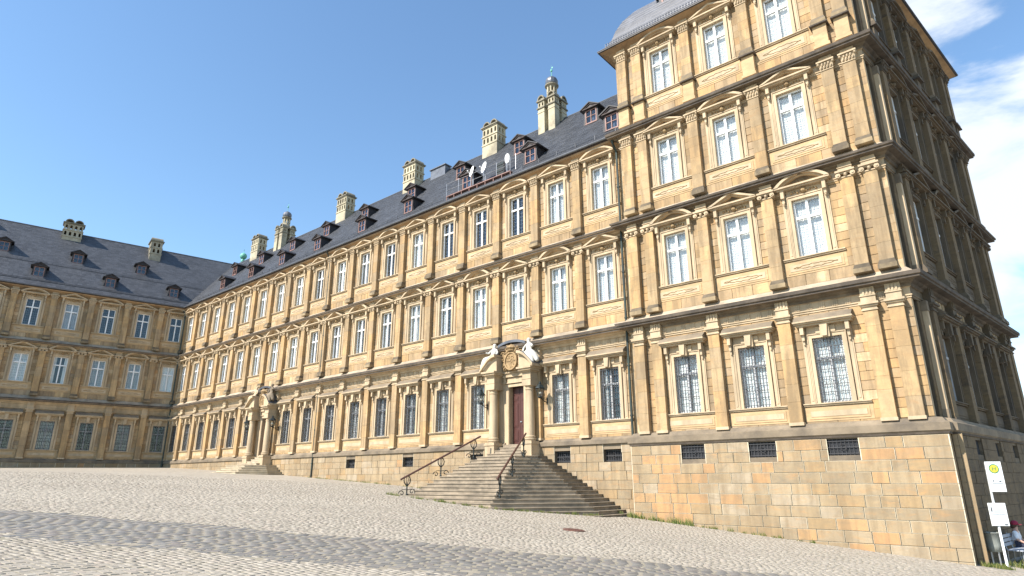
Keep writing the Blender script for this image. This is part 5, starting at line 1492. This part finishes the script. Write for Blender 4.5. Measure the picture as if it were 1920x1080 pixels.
ob('print_lines', b.mesh('print_lines', M['print']), bp)
tb = board('timetable_board', -.20, .30, 1.28, 1.98, M['signwhite'])
b = MB(); b.box(-.15, .25, -.075, -.071, 1.66, 1.92); b.box(-.15, .25, -.075, -.071, 1.34, 1.62); ob('timetable', b.mesh('timetable', M['signgrey']), tb)
b = MB()
for i in range(6): b.box(-.10, .22, -.078, -.0755, 1.69+i*.035, 1.696+i*.035)
b.box(-.16, -.12, -.078, -.0755, 1.72, 1.86); b.box(-.16, .26, -.078, -.0755, 1.635, 1.645); b.box(.16, .26, -.078, -.0755, 1.30, 1.33)
for i in range(7): b.box(-.10, .20, -.078, -.0755, 1.37+i*.032, 1.374+i*.032)
ob('print_lines', b.mesh('print_lines', M['print']), tb)

bx, by = 14.05, .55
gzb = float(gz(bx, by))
root = ob('litter_bin', None, None, (bx, by, gzb+.02), 0, 'round grey litter bin on legs left of the bench', 'litter bin')
b = MB(); n = 24; prof_o = [(.19, .40), (.215, .60), (.24, .98), (.255, .985), (.255, 1.01), (.225, 1.01), (.20, .60), (.18, .42)]
b.lathe(prof_o, n=n); ob('bin_body', b.mesh('bin_body', M['bingrey'], True), root)
b = MB()
for x, y in ((-.10, -.10), (.10, -.10), (-.10, .12), (.10, .12)): b.tube([(x, y, .0), (x, y, .41)], .02, 6)
ob('bin_stand', b.mesh('bin_stand', M['galv']), root)
b = MB(); b.box(-.26, -.22, -.16, -.04, .76, .86); ob('bin_latch', b.mesh('bin_latch', M['signwhite']), root)

def bench():
    rz = FS.p                                     # long side runs along the side wall
    p = FSP.at(2.35, .42); z = float(gz(p[0], p[1]))
    root = ob('bench', None, None, (p[0], p[1], z+.02), rz, 'pale grey slatted metal bench against the shaded plinth', 'bench')
    Lh = 1.0
    for i in range(4): b = MB(); b.box(-Lh, Lh, -.40+i*.115, -.31+i*.115, .44, .47); ob('seat_slat', b.mesh('seat_slat', M['bench']), root)
    for i in range(3): b = MB(); b.box(-Lh, Lh, .10+.02*i, .125+.02*i, .56+i*.13, .66+i*.13); ob('back_slat', b.mesh('back_slat', M['bench']), root)
    for x in (-.85, 0, .85):
        b = MB(); b.tube([(x, -.34, 0), (x, -.34, .43), (x, .06, .43), (x, .17, .95)], .018, 6); b.tube([(x, .10, 0), (x, .06, .43)], .018, 6); b.tube([(x, -.34, .02), (x, .10, .02)], .014, 5)
        ob('leg_frame', b.mesh('leg_frame', M['galv']), root)
    # seated person facing away from the wall (local -y)
    J = [((0, .0, .56), .14), ((0, .03, .72), .135), ((0, .02, .92), (.17, .12)), ((0, .0, 1.08), .06), ((0, -.02, 1.20), (.085, .10)),
         ((-.19, .0, .98), .055), ((-.25, -.05, .74), .045), ((-.15, -.25, .62), .035), ((.19, .0, .98), .055), ((.25, -.05, .74), .045), ((.15, -.25, .62), .035),
         ((-.10, -.06, .55), .10), ((-.12, -.42, .56), .075), ((-.12, -.46, .12), .045), ((-.12, -.56, .05), .04), ((.10, -.06, .55), .10), ((.12, -.42, .56), .075), ((.12, -.46, .12), .045), ((.12, -.56, .05), .04)]
    E_ = [(0, 1), (1, 2), (2, 3), (3, 4), (2, 5), (5, 6), (6, 7), (2, 8), (8, 9), (9, 10), (0, 11), (11, 12), (12, 13), (13, 14), (0, 15), (15, 16), (16, 17), (17, 18)]
    # placed towards the far end of the bench
    q = FSP.at(2.35+.55, .42)
    pr = skin_body('person', J, E_, None, M['skin'], 2, (q[0], q[1], z+.0), rz, label='person in a white top and maroon cap sitting on the bench', cat='person')
    sh = skin_body('shirt', [(a, (r if not isinstance(r, tuple) else r[0])+.018) for a, r in [J[0], J[1], J[2], J[5], J[6], J[8], J[9]]], [(0, 1), (1, 2), (2, 3), (3, 4), (2, 5), (5, 6)], pr, M['shirt'], 2)
    tr_ = skin_body('trousers', [(J[i][0], (J[i][1] if not isinstance(J[i][1], tuple) else J[i][1][0])+.016) for i in (0, 11, 12, 13, 15, 16, 17)], [(0, 1), (1, 2), (2, 3), (0, 4), (4, 5), (5, 6)], pr, M['trouser'], 2)
    b = MB(); b.lathe([(.115, 1.22), (.12, 1.26), (.105, 1.32), (.06, 1.36), (.01, 1.37)], 0, -.01, 0, 14); b.prism([(-.08, -.10), (.08, -.10), (.06, -.22), (-.06, -.22)], 1.225, 1.24, 'z'); ob('cap', b.mesh('cap', M['maroon'], True), pr)
    h = MB(); h.ball((0, .03, 1.19), .11, 10, 6); ob('hair', h.mesh('hair', M['hair'], True), pr)
    f = MB(); f.ball((0, -.125, 1.17), .016, 6, 4, 1.4)
    for x in (-.035, .035): f.ball((x, -.115, 1.20), .010, 6, 4)
    ob('face_features', f.mesh('face_features', M['hair'], True), pr)
bench()

# bare sheets of every other thing that must not share a plane are offset above
for me in bpy.data.meshes:
    if me.users == 0: bpy.data.meshes.remove(me)
print('objects', len(sc.objects), 'tris approx', sum(sum(len(p.vertices)-2 for p in m.polygons) for m in bpy.data.meshes if len(m.polygons) < 300000))
